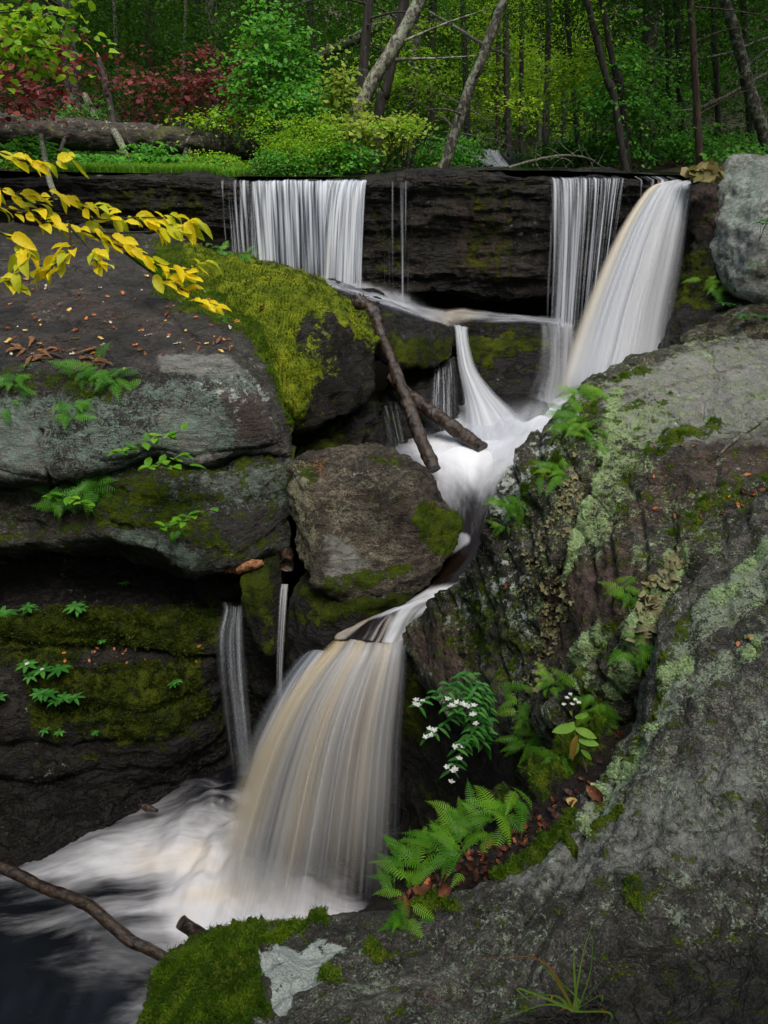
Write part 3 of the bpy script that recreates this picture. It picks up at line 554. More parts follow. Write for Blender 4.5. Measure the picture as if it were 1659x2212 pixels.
soil = rock_loft('gully_soil', [
 [(760,1990,2.9),(860,1930,2.95),(960,1860,3.0),(1060,1790,3.05),(1140,1730,3.1),(1210,1670,3.15),(1300,1610,3.2),(1380,1590,3.2)],
 [(775,1985,2.5),(870,1900,2.6),(965,1830,2.65),(1062,1765,2.7),(1140,1705,2.8),(1215,1650,2.85),(1300,1590,2.9),(1370,1560,2.85)],
 [(790,2000,2.3),(880,1935,2.4),(975,1865,2.45),(1070,1805,2.5),(1150,1750,2.55),(1225,1700,2.6),(1310,1640,2.62),(1370,1600,2.6)],
 [(810,2020,2.25),(890,1985,2.3),(985,1925,2.34),(1090,1860,2.37),(1170,1810,2.42),(1250,1750,2.45),(1330,1680,2.46),(1380,1640,2.46)],
 [(820,2060,2.3),(900,2030,2.35),(1000,1980,2.4),(1100,1920,2.45),(1180,1870,2.48),(1260,1820,2.5),(1350,1750,2.5),(1400,1700,2.5)]],
 120, 260, M_soil, 'damp brown soil and rotting leaf litter filling the ferny gully', dict(), [('p','moss',.9,[(1130,1650),(1300,1560),(1340,1600),(1230,1690),(1160,1740)],12), ('p','moss',.6,[(1060,1760),(1110,1720),(1140,1760),(1080,1800)],8)],
 dict(big=(.03,5), fine=(.012,22), mossh=.05, mossf=14), cat='soil'); tag(soil, kind='structure'); soil.name = 'gully_ground'
near = rock_loft('near_boulder', [
 [(290,2330,2.6),(380,2150,2.7),(560,2080,2.75),(700,2060,2.8),(860,2030,2.8),(1000,1970,2.85),(1110,1900,2.9),(1260,1790,3.0),(1370,1650,3.0),(1440,1420,3.1),(1510,1280,3.1),(1600,1150,3.2),(1720,1060,3.2)],
 [(300,2300,2.0),(345,2125,2.05),(455,2040,2.12),(590,2010,2.18),(720,2003,2.2),(865,1985,2.22),(1000,1932,2.25),(1110,1855,2.28),(1250,1748,2.35),(1345,1640,2.45),(1420,1400,2.65),(1480,1270,2.8),(1660,1070,2.95)],
 [(310,2330,1.82),(370,2160,1.88),(475,2070,1.95),(600,2035,2.0),(725,2025,2.03),(868,2005,2.05),(1005,1955,2.1),(1120,1880,2.15),(1260,1780,2.2),(1365,1660,2.3),(1450,1440,2.5),(1520,1300,2.65),(1700,1110,2.8)],
 [(330,2400,1.7),(420,2250,1.72),(520,2140,1.78),(640,2100,1.82),(760,2090,1.85),(880,2070,1.87),(1020,2010,1.93),(1140,1950,1.97),(1290,1850,2.02),(1400,1740,2.1),(1510,1520,2.3),(1600,1370,2.45),(1800,1180,2.6)],
 [(360,2500,1.6),(460,2350,1.6),(570,2230,1.64),(690,2170,1.69),(800,2150,1.72),(900,2130,1.74),(1040,2090,1.78),(1170,2030,1.81),(1330,1950,1.84),(1460,1850,1.9),(1590,1660,2.05),(1700,1500,2.2),(1900,1300,2.3)],
 [(400,2600,1.5),(500,2450,1.5),(620,2320,1.53),(740,2250,1.57),(840,2220,1.6),(950,2200,1.62),(1080,2160,1.66),(1210,2110,1.67),(1380,2040,1.67),(1540,1980,1.7),(1680,1840,1.8),(1800,1680,1.9),(2000,1500,2.0)],
 [(450,2700,1.4),(560,2560,1.4),(680,2440,1.42),(800,2370,1.45),(890,2320,1.48),(1000,2270,1.52),(1110,2215,1.59),(1230,2170,1.62),(1400,2120,1.61),(1580,2080,1.60),(1740,1980,1.65),(1900,1850,1.7),(2100,1700,1.8)],
 [(500,2800,1.3),(620,2700,1.3),(740,2600,1.3),(850,2520,1.32),(930,2440,1.4),(1040,2360,1.48),(1150,2290,1.58),(1270,2220,1.6),(1430,2180,1.56),(1620,2160,1.5),(1800,2080,1.5),(1980,2000,1.5),(2200,1900,1.6)],
 [(560,2950,1.2),(700,2900,1.2),(820,2800,1.2),(920,2720,1.22),(1000,2640,1.28),(1100,2560,1.33),(1200,2480,1.38),(1320,2420,1.4),(1480,2380,1.36),(1680,2350,1.3),(1900,2300,1.3),(2050,2250,1.3),(2300,2200,1.3)]],
 640, 700, M_near, 'nearest grey bedrock ridge sweeping across the bottom right corner', dict(moss=.24, lichen=.32, white=.05),
 [('p','moss',1.15,[(290,2400),(345,2110),(450,2030),(560,2000),(600,2060),(560,2120),(600,2180),(520,2260),(450,2400)],12), ('p','white',1.15,[(556,2080),(600,2050),(690,2035),(760,2040),(700,2080),(735,2100),(700,2130),(640,2125),(620,2200),(590,2180),(580,2120)],9), ('p','moss',0,[(560,2060),(750,2035),(740,2130),(600,2220),(570,2140)],8),
  ('l','moss',1.1,[(560,2022),(640,2018),(700,2012)],14), ('l','moss',.9,[(1075,1880),(1150,1840),(1240,1790)],24), ('l','moss',.95,[(880,1975),(960,1960),(1000,1975)],13), ('l','moss',.9,[(1150,1850),(1220,1815),(1250,1845)],14),
  ('l','moss',.6,[(1250,1780),(1330,1690),(1400,1560),(1440,1440),(1500,1330)],20), ('l','lichen',.85,[(1280,1790),(1370,1650),(1440,1520),(1480,1400),(1560,1290),(1659,1180)],34), ('l','lichen',.7,[(1500,1380),(1600,1300),(1700,1250)],40), ('l','lichen',.6,[(1400,1560),(1560,1440),(1660,1390)],30),
  ('p','moss',.75,[(1360,1940),(1400,1925),(1400,2010),(1365,1990)],8), ('l','moss',.42,[(1500,1740),(1600,1750),(1660,1740)],16), ('l','moss',.75,[(1280,1800),(1350,1760)],14),('l','moss',.9,[(800,2060),(860,2080)],16), ('l','moss',.85,[(700,2110),(720,2125)],22),
  ('p','wet',.9,[(950,2330),(1060,2240),(1200,2150),(1400,2090),(1800,2010),(2400,1900),(2400,2700),(950,2700)],30), ('p','lichen',.05,[(960,2330),(1060,2230),(1200,2140),(1400,2090),(1800,2010),(2400,1900),(2400,2700),(960,2700)],25),
  ('p','pale',.62,[(1050,1880),(1300,1760),(1500,1640),(1659,1500),(1659,1900),(1300,1950),(1100,1960)],60), ('p','brown',.4,[(1000,1950),(1130,1920),(1120,1970),(1000,1990)],20), ('p','brown',.55,[(800,2150),(1000,2110),(1100,2180),(900,2200)],40)],  # the pale patch also paints the upward faces brighter, as if lit
 dict(big=(.04,2.2), strata=(.020,9,(.45,-.35,1)), ridge=(.016,6), fine=(.008,16), mossh=.016, mossf=38, crack=[([(940,2260),(1060,2200),(1200,2140),(1400,2080),(1700,2010)],22,.012), ([(1380,1560),(1500,1400),(1659,1290)],10,.02)]), up=dict(moss=.03))
# ================================================================ water
Wm = lambda *a, **k: water_fall_mat(*a, **k)
M_curtain = Wm('curtain_water', .12, su=54, sv=1.1, lo=.44, hi=.66, maxa=.95, fine=.25, white=(.80, .85, .96), dark=(.24, .28, .36))
M_veil = Wm('veil_water', .05, su=26, sv=1.2, lo=.42, hi=.75, maxa=.6)
M_plunge = Wm('plunge_water', .35, su=14, sv=.3, lo=-.25, hi=.52, maxa=.93, dark=(.50, .52, .56), white=(.70, .73, .79), fine=.2)
M_chute = Wm('chute_water', .7, su=11, sv=.2, lo=-.3, hi=.42, maxa=.97, dark=(.22, .22, .23), white=(.55, .545, .54), creamc=(.62, .50, .30), fine=.2)
M_pool = pool_mat('pool_water'); M_pool2 = pool_mat('foaming_pool_water', su=5, sv=2.2, swirl=1.0)
def water(name, G, mat, wa, label=None, cat='waterfall', kind=None, group=None, parent=None, wob=.0, wf=3):
    N, M = G.shape[:2]; n = gnormals(G); v = G.reshape(-1, 3).copy()
    u, vv = np.meshgrid(np.linspace(0, 1, M), np.linspace(0, 1, N)); uv = np.stack([u.ravel(), vv.ravel()], 1)
    if wob: v += n.reshape(-1, 3) * (wob * fbm(np.stack([uv[:, 0] * wf * 4, uv[:, 1] * wf * .5, uv[:, 0] * 0], 1), 3))[:, None]
    global WV; WV = v
    A = wa(uv[:, 0], uv[:, 1], sheet(v)); A = tuple(A) + ((1.0,) if len(A) == 3 else ()); A = np.stack([np.broadcast_to(x, len(v)) for x in A], 1)
    o = mesh(name, v, grid_faces(N, M), mat, uv=uv, attrs=dict(wa=A), parent=parent)
    if label: tag(o, label, cat, group, kind)
    return o
def edge(u, a=.1, b=.1): return sstep(0, a, u) * (1 - sstep(1 - b, 1, u))
def bell(x, c, w): return np.exp(-((x - c) / w) ** 2)
def drop(top, bot, N=90, M=160, lead=.35):
    """sheet thrown from a lip: top/bot are lists of world points; runs back along the ledge first, then falls in a parabola"""
    T = np.einsum('sj,jk->sk', cr(len(top), M), np.array(top, float)); B = np.einsum('sj,jk->sk', cr(len(bot), M), np.array(bot, float))
    rows = []
    for k, s in enumerate(np.linspace(-.12, 1, N)):
        if s < 0: rows.append(T + np.array([0, -s / .12 * lead, -s * .35]))
        else:
            P = T + (B - T) * s; P[:, 2] = T[:, 2] + (B[:, 2] - T[:, 2]) * (s ** 1.75); rows.append(P)
    return np.array(rows)
def wy(x, y, Y): return tuple(atY(x, y, Y))
# left curtain
G = drop([wy(x, 391, 9.95) for x in (470, 560, 640, 720, 795)], [wy(x, y, 9.62) for x, y in ((492, 640), (575, 640), (650, 640), (722, 640), (782, 640))])
cur = empty('curtain_waterfall', tuple(G[-1].mean(0))); tag(cur, 'wide curtain of thin silky strands behind the mossy boulder', 'waterfall')
water('strand_sheet', G, M_curtain, lambda u, v, q: (np.clip(.44 + .24 * sstep(.12, .3, u) + .1 * bell(u, .8, .15) - .12 * sstep(.8, 1, v), 0, 1) * edge(u, .01, .02) * sstep(.0, 1, (v - .01 - .05 * np.clip(.5 + perlin(np.stack([u * 26, u * 0, u * 0], 1)), 0, 1)) / .09), .0, sstep(.9, 1, v) * .25 * sstep(.6, .7, u)), parent=cur, wob=.012)
G = drop([wy(x, 391, 9.9) for x in (712, 740, 770, 795)], [wy(x, y, 9.4) for x, y in ((690, 640), (722, 640), (752, 635), (784, 640))], M=80)
water('overlapping_sheet', G, Wm('cream_curtain_water', .3, su=22, sv=1.2, lo=.36, hi=.62, maxa=.9), lambda u, v, q: (np.clip(.62 - .1 * v, 0, 1) * edge(u, .05, .05) * sstep(.02, .13, v), .15 * bell(u, .1, .15), sstep(.88, 1, v) * .5), parent=cur, wob=.012)
G = drop([wy(x, 391, 9.94) for x in (800, 830, 860, 892)], [wy(x, y, 9.6) for x, y in ((798, 660), (832, 668), (862, 676), (885, 680))], M=60)
water('sparse_waterfall', G, Wm('sparse_water', .0, su=16, sv=.7, lo=.53, hi=.72, maxa=.45), lambda u, v, q: (.45 + .2 * bell(u, .8, .12), .0, .0), 'few faint strands of water down the dark wall between the two curtains', wob=.02)
# right curtain
G = drop([wy(x, 386, 9.92) for x in (1138, 1200, 1260, 1310, 1352)], [wy(x, y, 9.3) for x, y in ((1132, 700), (1195, 715), (1240, 720), (1275, 720), (1300, 720))], M=130)
rc = empty('strand_waterfall', tuple(G[-1].mean(0))); tag(rc, 'narrower curtain of long white strands just left of the plunging fall', 'waterfall')
water('strand_sheet', G, Wm('strand_water', .05, su=36, sv=.9, lo=.45, hi=.68, maxa=.85), lambda u, v, q: (np.clip(.22 + .34 * sstep(.12, .3, u) - .02 * sstep(.5, 1, v) + .1 * bell(u, .35, .1), 0, 1) * edge(u, .03, .02) * sstep(.0, .12, v) , .0, .0), parent=rc, wob=.012)
G = drop([wy(x, 388, 9.85) for x in (1180, 1225, 1270, 1340)], [wy(x, y, 8.8) for x, y in ((1192, 850), (1215, 850), (1240, 830), (1275, 800))], M=70)
water('long_strand', G, M_veil, lambda u, v, q: (np.clip(.36 + .2 * bell(u, .12, .12), 0, 1) * edge(u, .1, .1) * sstep(0, .1, v), .0, .12 * bell(u, .15, .12) * sstep(.4, .7, v)), parent=rc, wob=.02)
G = drop([wy(x, 388, 9.9) for x in (1375, 1420, 1480)], [wy(x, y, 9.7) for x, y in ((1372, 470), (1415, 460), (1475, 440))], N=30, M=50)
water('lip_trickle', G, Wm('lip_water', .0, su=14, sv=.6, lo=.5, hi=.66, maxa=.6), lambda u, v, q: (.55 * edge(u), .0, .0), 'short trickles spilling off the ledge just above the plunging fall')
# plunging fall on the right
def tongue(rows, N, M, bulge=.0):
    out = []
    for L, Rr, bl in rows:
        row = []
        for k in range(7):
            s = k / 6; x = L[0] + (Rr[0] - L[0]) * s; y = L[1] + (Rr[1] - L[1]) * s; t = L[2] + (Rr[2] - L[2]) * s
            row.append((x, y - 0 * bl, t - bl * math.sin(math.pi * min(max(s, 0), 1))))
        out.append(row)
    return loft(out, N, M)
rows = [((1446,390,9.35),(1520,388,9.3),0),((1420,396,8.95),(1494,396,8.78),.03),((1396,410,8.82),(1494,403,8.66),.07),((1364,452,8.74),(1490,436,8.64),.12),((1328,512,8.68),(1484,492,8.62),.16),((1288,596,8.62),(1474,572,8.62),.2),
        ((1250,688,8.58),(1460,660,8.6),.22),((1220,772,8.52),(1450,745,8.56),.24),((1196,850,8.45),(1430,820,8.5),.26),((1172,930,8.3),(1415,890,8.3),.28)]
pf = empty('plunge_waterfall', tuple(at(1300, 860, 8.4))); tag(pf, 'powerful slanting white and cream fall plunging from the ledge at right', 'waterfall')
water('water_body', tongue(rows, 120, 120), M_plunge, lambda u, v, q: (np.clip(.92 - .2 * sstep(.5, 1, u) * sstep(.2, .6, v), 0, 1) * (.45 + .55 * sstep(.06, .13, v)), .95 * bell(u, .06, .14) * (1 - .5 * v), sstep(.6, .85, v) * .6 * edge(u, .2, .5), edge(u, .08 + .06 * v, .10 + .18 * v) * (1 - sstep(.8, .97, v)) * sstep(.0, .05, v)), parent=pf, wob=.03, wf=1.2)
rows2 = [((a[0] - 4, a[1], a[2] - .12), (b[0] + 10, b[1], b[2] - .12), c) for a, b, c in rows]
water('spray_sheet', tongue(rows2, 100, 100), M_veil, lambda u, v, q: (.5, .0, .0, edge(u, .3, .3) * sstep(.1, .3, v) * (1 - sstep(.8, 1, v))), parent=pf, wob=.03, wf=1.5)
# thrown spray and foam where it lands
def mist(name, ctrl, N, M, fn, label, kind='stuff'):
    o = water(name, loft(ctrl, N, M), M_mist, fn, label, 'spray', kind=None, wob=.01, wf=1); return o
M_mist = Wm('spray_water', .05, su=7, sv=1.2, lo=.1, hi=.9, maxa=.75, white=(.68, .71, .77), dark=(.55, .58, .64))
mist('splash_foam', [[(1230,700,8.9),(1300,695,8.9),(1380,690,8.9),(1440,715,8.8),(1490,745,8.7)], [(1220,760,8.7),(1300,745,8.6),(1380,730,8.6),(1450,735,8.6),(1500,760,8.6)], [(1200,850,8.5),(1300,820,8.3),(1380,790,8.3),(1460,775,8.4),(1510,790,8.5)], [(1180,950,8.3),(1300,900,8.1),(1400,860,8.1),(1480,830,8.3),(1520,830,8.5)]], 60, 90,
     lambda u, v, q: (.62 * edge(u, .15, .2) * sstep(0, .35, v), .1, .5 * edge(u, .2, .25) * sstep(.2, .6, v)), 'mist and foam thrown up where the plunging fall lands')
mist('ledge_spray', [[(1150,690,8.9),(1190,688,8.9),(1240,690,8.9)], [(1155,720,8.75),(1200,715,8.75),(1245,715,8.75)], [(1150,790,8.65),(1200,790,8.6),(1240,790,8.6)], [(1125,850,8.6),(1190,860,8.5),(1240,860,8.5)], [(1090,900,8.5),(1190,910,8.35),(1250,910,8.35)]], 70, 50,
     lambda u, v, q: (.48 * edge(u, .45, .1) * sstep(0, .2, v), .0, .10 * edge(u, .5, .1) * sstep(.5, 1, v)), 'veil of spray falling over the low black ledge rock')
# water running over the shelf between the curtains
G = loft([[(690,592,9.35),(760,606,9.35),(830,628,9.35),(930,662,9.35),(1000,664,9.35),(1100,676,9.35),(1200,684,9.4),(1330,690,9.4)],
          [(695,604,9.0),(765,622,8.98),(835,643,8.92),(935,676,8.8),(1000,676,9.1),(1100,684,9.15),(1200,690,9.2),(1330,696,9.2)],
          [(700,612,8.86),(772,634,8.8),(845,658,8.68),(940,688,8.55),(990,700,8.6),(1100,692,9.0),(1200,697,9.0),(1330,704,9.0)],
          [(702,622,8.84),(778,648,8.72),(850,672,8.6),(945,699,8.45),(988,709,8.5),(1100,698,8.95),(1200,704,8.92),(1330,714,8.9)]], 50, 220) * .992
water('shelf_stream', G, Wm('shelf_water', .2, su=7, sv=4, lo=.25, hi=.8, maxa=.8, white=(.62, .65, .72), dark=(.42, .45, .52)), lambda u, v, q: (.62, .6 * bell(q[:, 0], 990, 45), .0, (.85 * soft_line(q, [(690,598),(790,624),(900,668),(960,688),(1020,674),(1200,690)], 22) + .25 * soft_poly(q, [(700,596),(940,664),(940,704),(715,625)], 12)) * edge(v, .25, .25)), 'shallow white runnel crossing the shelf from the left curtain to the right one', 'stream', kind='structure', wob=.012).name = 'shelf_water'
mist('base_spray', [[(690,570,9.5),(740,585,9.5),(800,600,9.5),(870,615,9.5),(950,645,9.5)], [(690,595,9.2),(740,605,9.2),(800,620,9.2),(870,640,9.2),(950,665,9.2)], [(690,612,8.95),(740,620,8.95),(800,640,8.9),(870,660,8.85),(950,685,8.8)]], 40, 60,
     lambda u, v, q: (.55 * sstep(.1, .7, v) * edge(u, .1, .4), .0, .75 * bell(u, .2, .25) * sstep(.35, .9, v)), 'white spray along the foot of the left curtain fall')
# cascade between wedge and ledge rock
rows = [((975,698,8.75),(1016,706,8.8),0),((981,712,8.45),(1012,716,8.5),.03),((984,745,8.32),(1018,752,8.38),.06),((988,790,8.25),(1034,800,8.3),.08),((996,840,8.15),(1070,845,8.2),.1),((1000,885,8.05),(1110,880,8.1),.12),((998,940,7.85),(1160,925,7.95),.12),((990,975,7.7),(1190,960,7.75),.1)]
water('side_cascade', tongue(rows, 110, 90), Wm('cascade_water', .05, su=20, sv=.6, lo=.1, hi=.62, maxa=.92, dark=(.36, .39, .44), white=(.66, .7, .78)), lambda u, v, q: (.66, .05, .4 * sstep(.7, 1, v) * edge(u, .3, .3), edge(u, .2, .25) * sstep(.0, .06, v) * (1 - sstep(.85, 1, v))), 'small white cascade fanning out between the wedge boulder and black ledge rock', wob=.012, wf=1)
G = drop([tuple(at(x, y, 8.45)) for x, y in ((925, 795), (960, 790), (990, 780))], [tuple(at(x, y, 7.9)) for x, y in ((915, 985), (960, 985), (1000, 975))], N=60, M=50, lead=.1)
water('thin_veil_waterfall', G, M_veil, lambda u, v, q: (.5 * edge(u, .2, .2), .0, .3 * sstep(.7, 1, v)), 'thin veil of water behind the crossed logs', wob=.02)
G = drop([tuple(at(x, y, 8.3)) for x, y in ((808, 870), (840, 860), (870, 850))], [tuple(at(x, y, 7.6)) for x, y in ((838, 1000), (870, 1000), (905, 1000))], N=60, M=50, lead=.1)
water('faint_veil_waterfall', G, M_veil, lambda u, v, q: (.40 * edge(u, .2, .2), .0, .25 * sstep(.75, 1, v)), 'faint trickle veil in the dark nook left of the leaning log', wob=.02)
# the pool between the falls and the channel that leads to the lower lip
G = loft([[(860,850,9.2),(1000,840,9.2),(1130,835,9.2),(1350,780,9.3),(1500,780,9.3)],
          [(820,930,8.35),(980,915,8.25),(1120,900,8.3),(1290,865,8.5),(1450,850,8.5)],
          [(780,985,7.75),(940,975,7.62),(1075,962,7.6),(1200,950,7.7),(1400,940,7.9)],
          [(780,1040,7.25),(940,1038,7.1),(1055,1028,7.1),(1170,1015,7.15),(1330,1010,7.2)],
          [(840,1110,6.85),(955,1110,6.68),(1040,1100,6.66),(1130,1090,6.7),(1240,1080,6.8)],
          [(870,1190,6.36),(968,1190,6.24),(1030,1182,6.2),(1100,1172,6.2),(1180,1160,6.2)],
          [(850,1262,6.05),(915,1258,5.95),(975,1248,5.9),(1040,1235,5.92),(1120,1225,5.9)],
          [(800,1318,5.82),(860,1302,5.75),(920,1290,5.7),(985,1276,5.7),(1050,1270,5.7)],
          [(742,1362,5.62),(788,1342,5.52),(838,1326,5.5),(890,1312,5.52),(945,1318,5.6)],
          [(712,1388,5.5),(755,1380,5.42),(800,1384,5.38),(845,1388,5.38),(882,1384,5.45)]], 320, 120)
def chan(u, v, q):
    f = .03 + .80 * soft_poly(q, [(840,990),(1000,860),(1300,800),(1330,900),(1120,1010),(1040,1070),(960,1065),(890,1010)], 75)
    f = np.maximum(f, .35 * soft_poly(q, [(800,960),(960,960),(1060,1000),(1060,1120),(950,1120),(870,1030)], 70))
    f = np.maximum(f, .5 * soft_line(q, [(1000,1165),(960,1190),(930,1225)], 22))
    f = np.maximum(f, .55 * soft_line(q, [(1010,1278),(930,1290),(880,1325),(850,1385)], 30)); f = np.maximum(f, .5 * soft_line(q, [(870,1303),(790,1330),(735,1375)], 18))
    return f, .25 * soft_poly(q, [(720,1300),(830,1290),(800,1385),(700,1390)], 20) + .5 * soft_line(q, [(790,1330),(735,1375)], 20), .0
o = water('midstream_water', G, pool_mat('channel_water', deep=(.008, .0045, .003), su=3, sv=3.0, swirl=.9, brownf=(.5, .38, .22), con=1.8, bs=.12), chan, kind='structure', wob=.02, wf=1); tag(o, kind='structure')
# foam heaped at the foot of the falls
mist('landing_foam', [[(960,905,8.1),(1060,870,8.15),(1140,850,8.2),(1230,830,8.3),(1330,810,8.3)], [(930,950,7.8),(1050,925,7.8),(1130,905,7.9),(1220,880,8.0),(1330,860,8.0)], [(900,990,7.55),(1030,985,7.45),(1110,960,7.5),(1200,930,7.6),(1300,910,7.7)], [(900,1035,7.15),(1010,1050,7.0),(1090,1030,7.05),(1170,1000,7.1),(1280,980,7.1)]], 70, 90,
     lambda u, v, q: (.6 * edge(u, .25, .1) * edge(v, .35, .35), .0, .30 * edge(u, .35, .1) * edge(v, .4, .45)), 'dense white foam where cascade and plunging fall meet')
# lower fall
rows = [((742,1362,5.66),(890,1362,5.6),0),((712,1386,5.48),(880,1386,5.42),.05),((688,1410,5.38),(882,1408,5.34),.09),((638,1462,5.34),(880,1462,5.33),.15),((588,1530,5.34),(876,1530,5.36),.22),((544,1610,5.38),(872,1610,5.42),.28),
        ((504,1700,5.46),(872,1700,5.5),.33),((468,1800,5.54),(872,1800,5.6),.36),((436,1900,5.62),(872,1900,5.68),.36),((400,2000,5.68),(872,2000,5.74),.34),((360,2090,5.7),(870,2080,5.8),.3)]
lf = empty('chute_waterfall', tuple(at(680, 2030, 5.7))); tag(lf, 'big fanning cream and grey waterfall in the lower half of the gorge', 'waterfall')
def chute(u, v, q):
    d = .80 - .42 * sstep(.45, 1, u) * sstep(.15, .7, v); fo = sstep(.72, 1.0, v) * (1 - sstep(.45, .85, u)) * .95
    d = d * (.3 + .7 * sstep(.07, .12, v)) * (1 - .5 * sstep(.7, 1, v) * sstep(.5, .8, u))
    return np.clip(d, 0, 1), 1.0 * bell(u, .08, .15) * (1 - .45 * v) + .4 * bell(u, .42, .05) + .35 * bell(u, .75, .05) * (1 - v) - .35 * sstep(.5, 1, u) + .15, fo * 0, edge(u, .16, .05 + .12 * v) * sstep(-5.25, -4.30 + .25 * u, WV[:, 2])
water('water_body', tongue(rows, 240, 240), M_chute, chute, parent=lf, wob=.035, wf=1.2)
rows2 = [((a[0] - 10 - 14 * k / 10, a[1], a[2] - .14), (b[0] + 4, b[1], b[2] - .14), c) for k, (a, b, c) in enumerate(rows)]
water('spray_sheet', tongue(rows2, 140, 140), Wm('fine_spray_water', .3, su=60, sv=.9, lo=.3, hi=.8, maxa=.55, dark=(.3, .31, .33), creamc=(.66, .56, .38)), lambda u, v, q: (.5, .3 * bell(u, .15, .2), .0, edge(u, .3, .2) * sstep(.12, .3, v) * (1 - .6 * sstep(.55, .9, u) * sstep(.6, .9, v)) * sstep(-5.3, -4.7, WV[:, 2])), parent=lf, wob=.03, wf=1.5)
rows3 = [((735,1355,5.9),(800,1352,5.8),0),((690,1372,5.8),(770,1372,5.72),.02),((650,1410,5.75),(730,1400,5.66),.04),((600,1470,5.7),(700,1450,5.6),.06),((560,1540,5.68),(660,1530,5.6),.08),((520,1630,5.7),(620,1620,5.62),.1),((490,1740,5.75),(590,1740,5.7),.1),((465,1860,5.8),(560,1860,5.75),.1)]
water('side_sheet', tongue(rows3, 120, 60), Wm('side_water', .0, su=9, sv=.8, lo=.25, hi=.6, maxa=.8, white=(.6, .64, .72)), lambda u, v, q: (.6, .0, .0, edge(u, .4, .4) * sstep(.03, .3, v) * (1 - sstep(.6, 1, v))), parent=lf, wob=.01, wf=1)
for (lab, pts, M_, d0) in (('thin cream trickle dropping between the small mossy boulder and the pedestal rock', [((606,1262,6.1),(624,1262,6.1),0),((602,1290,5.98),(622,1290,5.98),.01),((599,1345,5.9),(618,1345,5.9),.01),((596,1430,5.87),(613,1430,5.87),.01),((596,1500,5.86),(611,1500,5.86),.01),((597,1560,5.86),(609,1560,5.86),.01)], 30, .62),
                        ('pale side trickle spreading over a black step left of the lower fall', [((470,1300,6.7),(535,1302,6.7),0),((478,1318,6.5),(530,1320,6.5),.01),((464,1372,6.4),(532,1362,6.4),.02),((466,1440,6.36),(535,1440,6.36),.02),((476,1520,6.36),(540,1510,6.36),.02),((488,1600,6.36),(546,1590,6.36),.02),((500,1680,6.36),(550,1670,6.36),.02)], 50, .44)):
    water('trickle_waterfall', tongue(pts, 80, M_), Wm('trickle_water', .3 if d0 > .5 else .05, su=7, sv=.9, lo=.3, hi=.7, maxa=.75), lambda u, v, q: (d0 + .1, .2 if d0 > .5 else 0, .0, edge(u, .3, .3) * (1 - .75 * v)), lab)
# lower pool
PZ = -5.38
def pz(x, y): return tuple(atz(x, y, PZ))
G = loft([[pz(*p) for p in r] for r in (
 [(760,1660),(900,1760),(980,1900),(1000,2060),(980,2300),(950,2600)],
 [(640,1655),(720,1790),(780,1930),(800,2060),(790,2280),(780,2600)],
 [(520,1670),(570,1790),(610,1920),(620,2060),(600,2280),(590,2600)],
 [(400,1685),(430,1780),(440,1900),(430,2050),(420,2260),(400,2600)],
 [(250,1725),(260,1800),(260,1910),(250,2040),(250,2260),(240,2600)],
 [(90,1780),(90,1850),(80,1940),(70,2060),(70,2280),(60,2600)],
 [(-120,1830),(-120,1890),(-120,1970),(-120,2090),(-130,2300),(-140,2600)],
 [(-400,1860),(-400,1930),(-400,2000),(-400,2120),(-400,2350),(-400,2600)])], 300, 260, world=True)
v = G.reshape(-1, 3); q = sheet(v)
heap = .30 * soft_poly(q, [(420,1720),(560,1690),(720,1850),(800,2050),(560,2120),(400,1950)], 120) + .10 * soft_poly(q, [(150,1780),(420,1720),(420,2150),(150,2050)], 120)
v[:, 2] += heap * (1 + .5 * fbm(v * 2.2, 3)) + .010 * fbm(v * 2.0, 3)
def low(u, v_, q):
    f = .03 + .40 * soft_poly(q, [(-80,1860),(300,1720),(480,2000),(330,2250),(230,2120),(60,1990)], 110)
    f = np.maximum(f, 1.0 * soft_poly(q, [(300,1850),(400,1770),(520,1740),(620,1750),(800,2000),(700,2250),(370,2230),(390,2080)], 110))
    f = np.maximum(f, .62 * soft_poly(q, [(120,1850),(330,1730),(480,1700),(420,1960),(260,1960)], 70))
    f = f - .35 * soft_poly(q, [(780,1850),(900,1850),(900,2020),(800,2010)], 40) - .3 * soft_poly(q, [(420,1790),(520,1780),(500,1840),(390,1850)], 40)
    tan = .35 * soft_poly(q, [(300,1830),(450,1820),(400,1900),(250,1900)], 50) + .35 * soft_poly(q, [(430,1830),(600,1900),(560,2050),(380,1950)], 60) + .2
    return np.clip(f, 0, 1), tan, .0
water('lower_pool_water', v.reshape(G.shape), pool_mat('lower_pool_water', deep=(.005, .0055, .008), su=7, sv=2.4, swirl=.8, foamc=(.53, .53, .56), brownf=(.56, .49, .39), con=2.3, bs=.1), low, kind='structure')
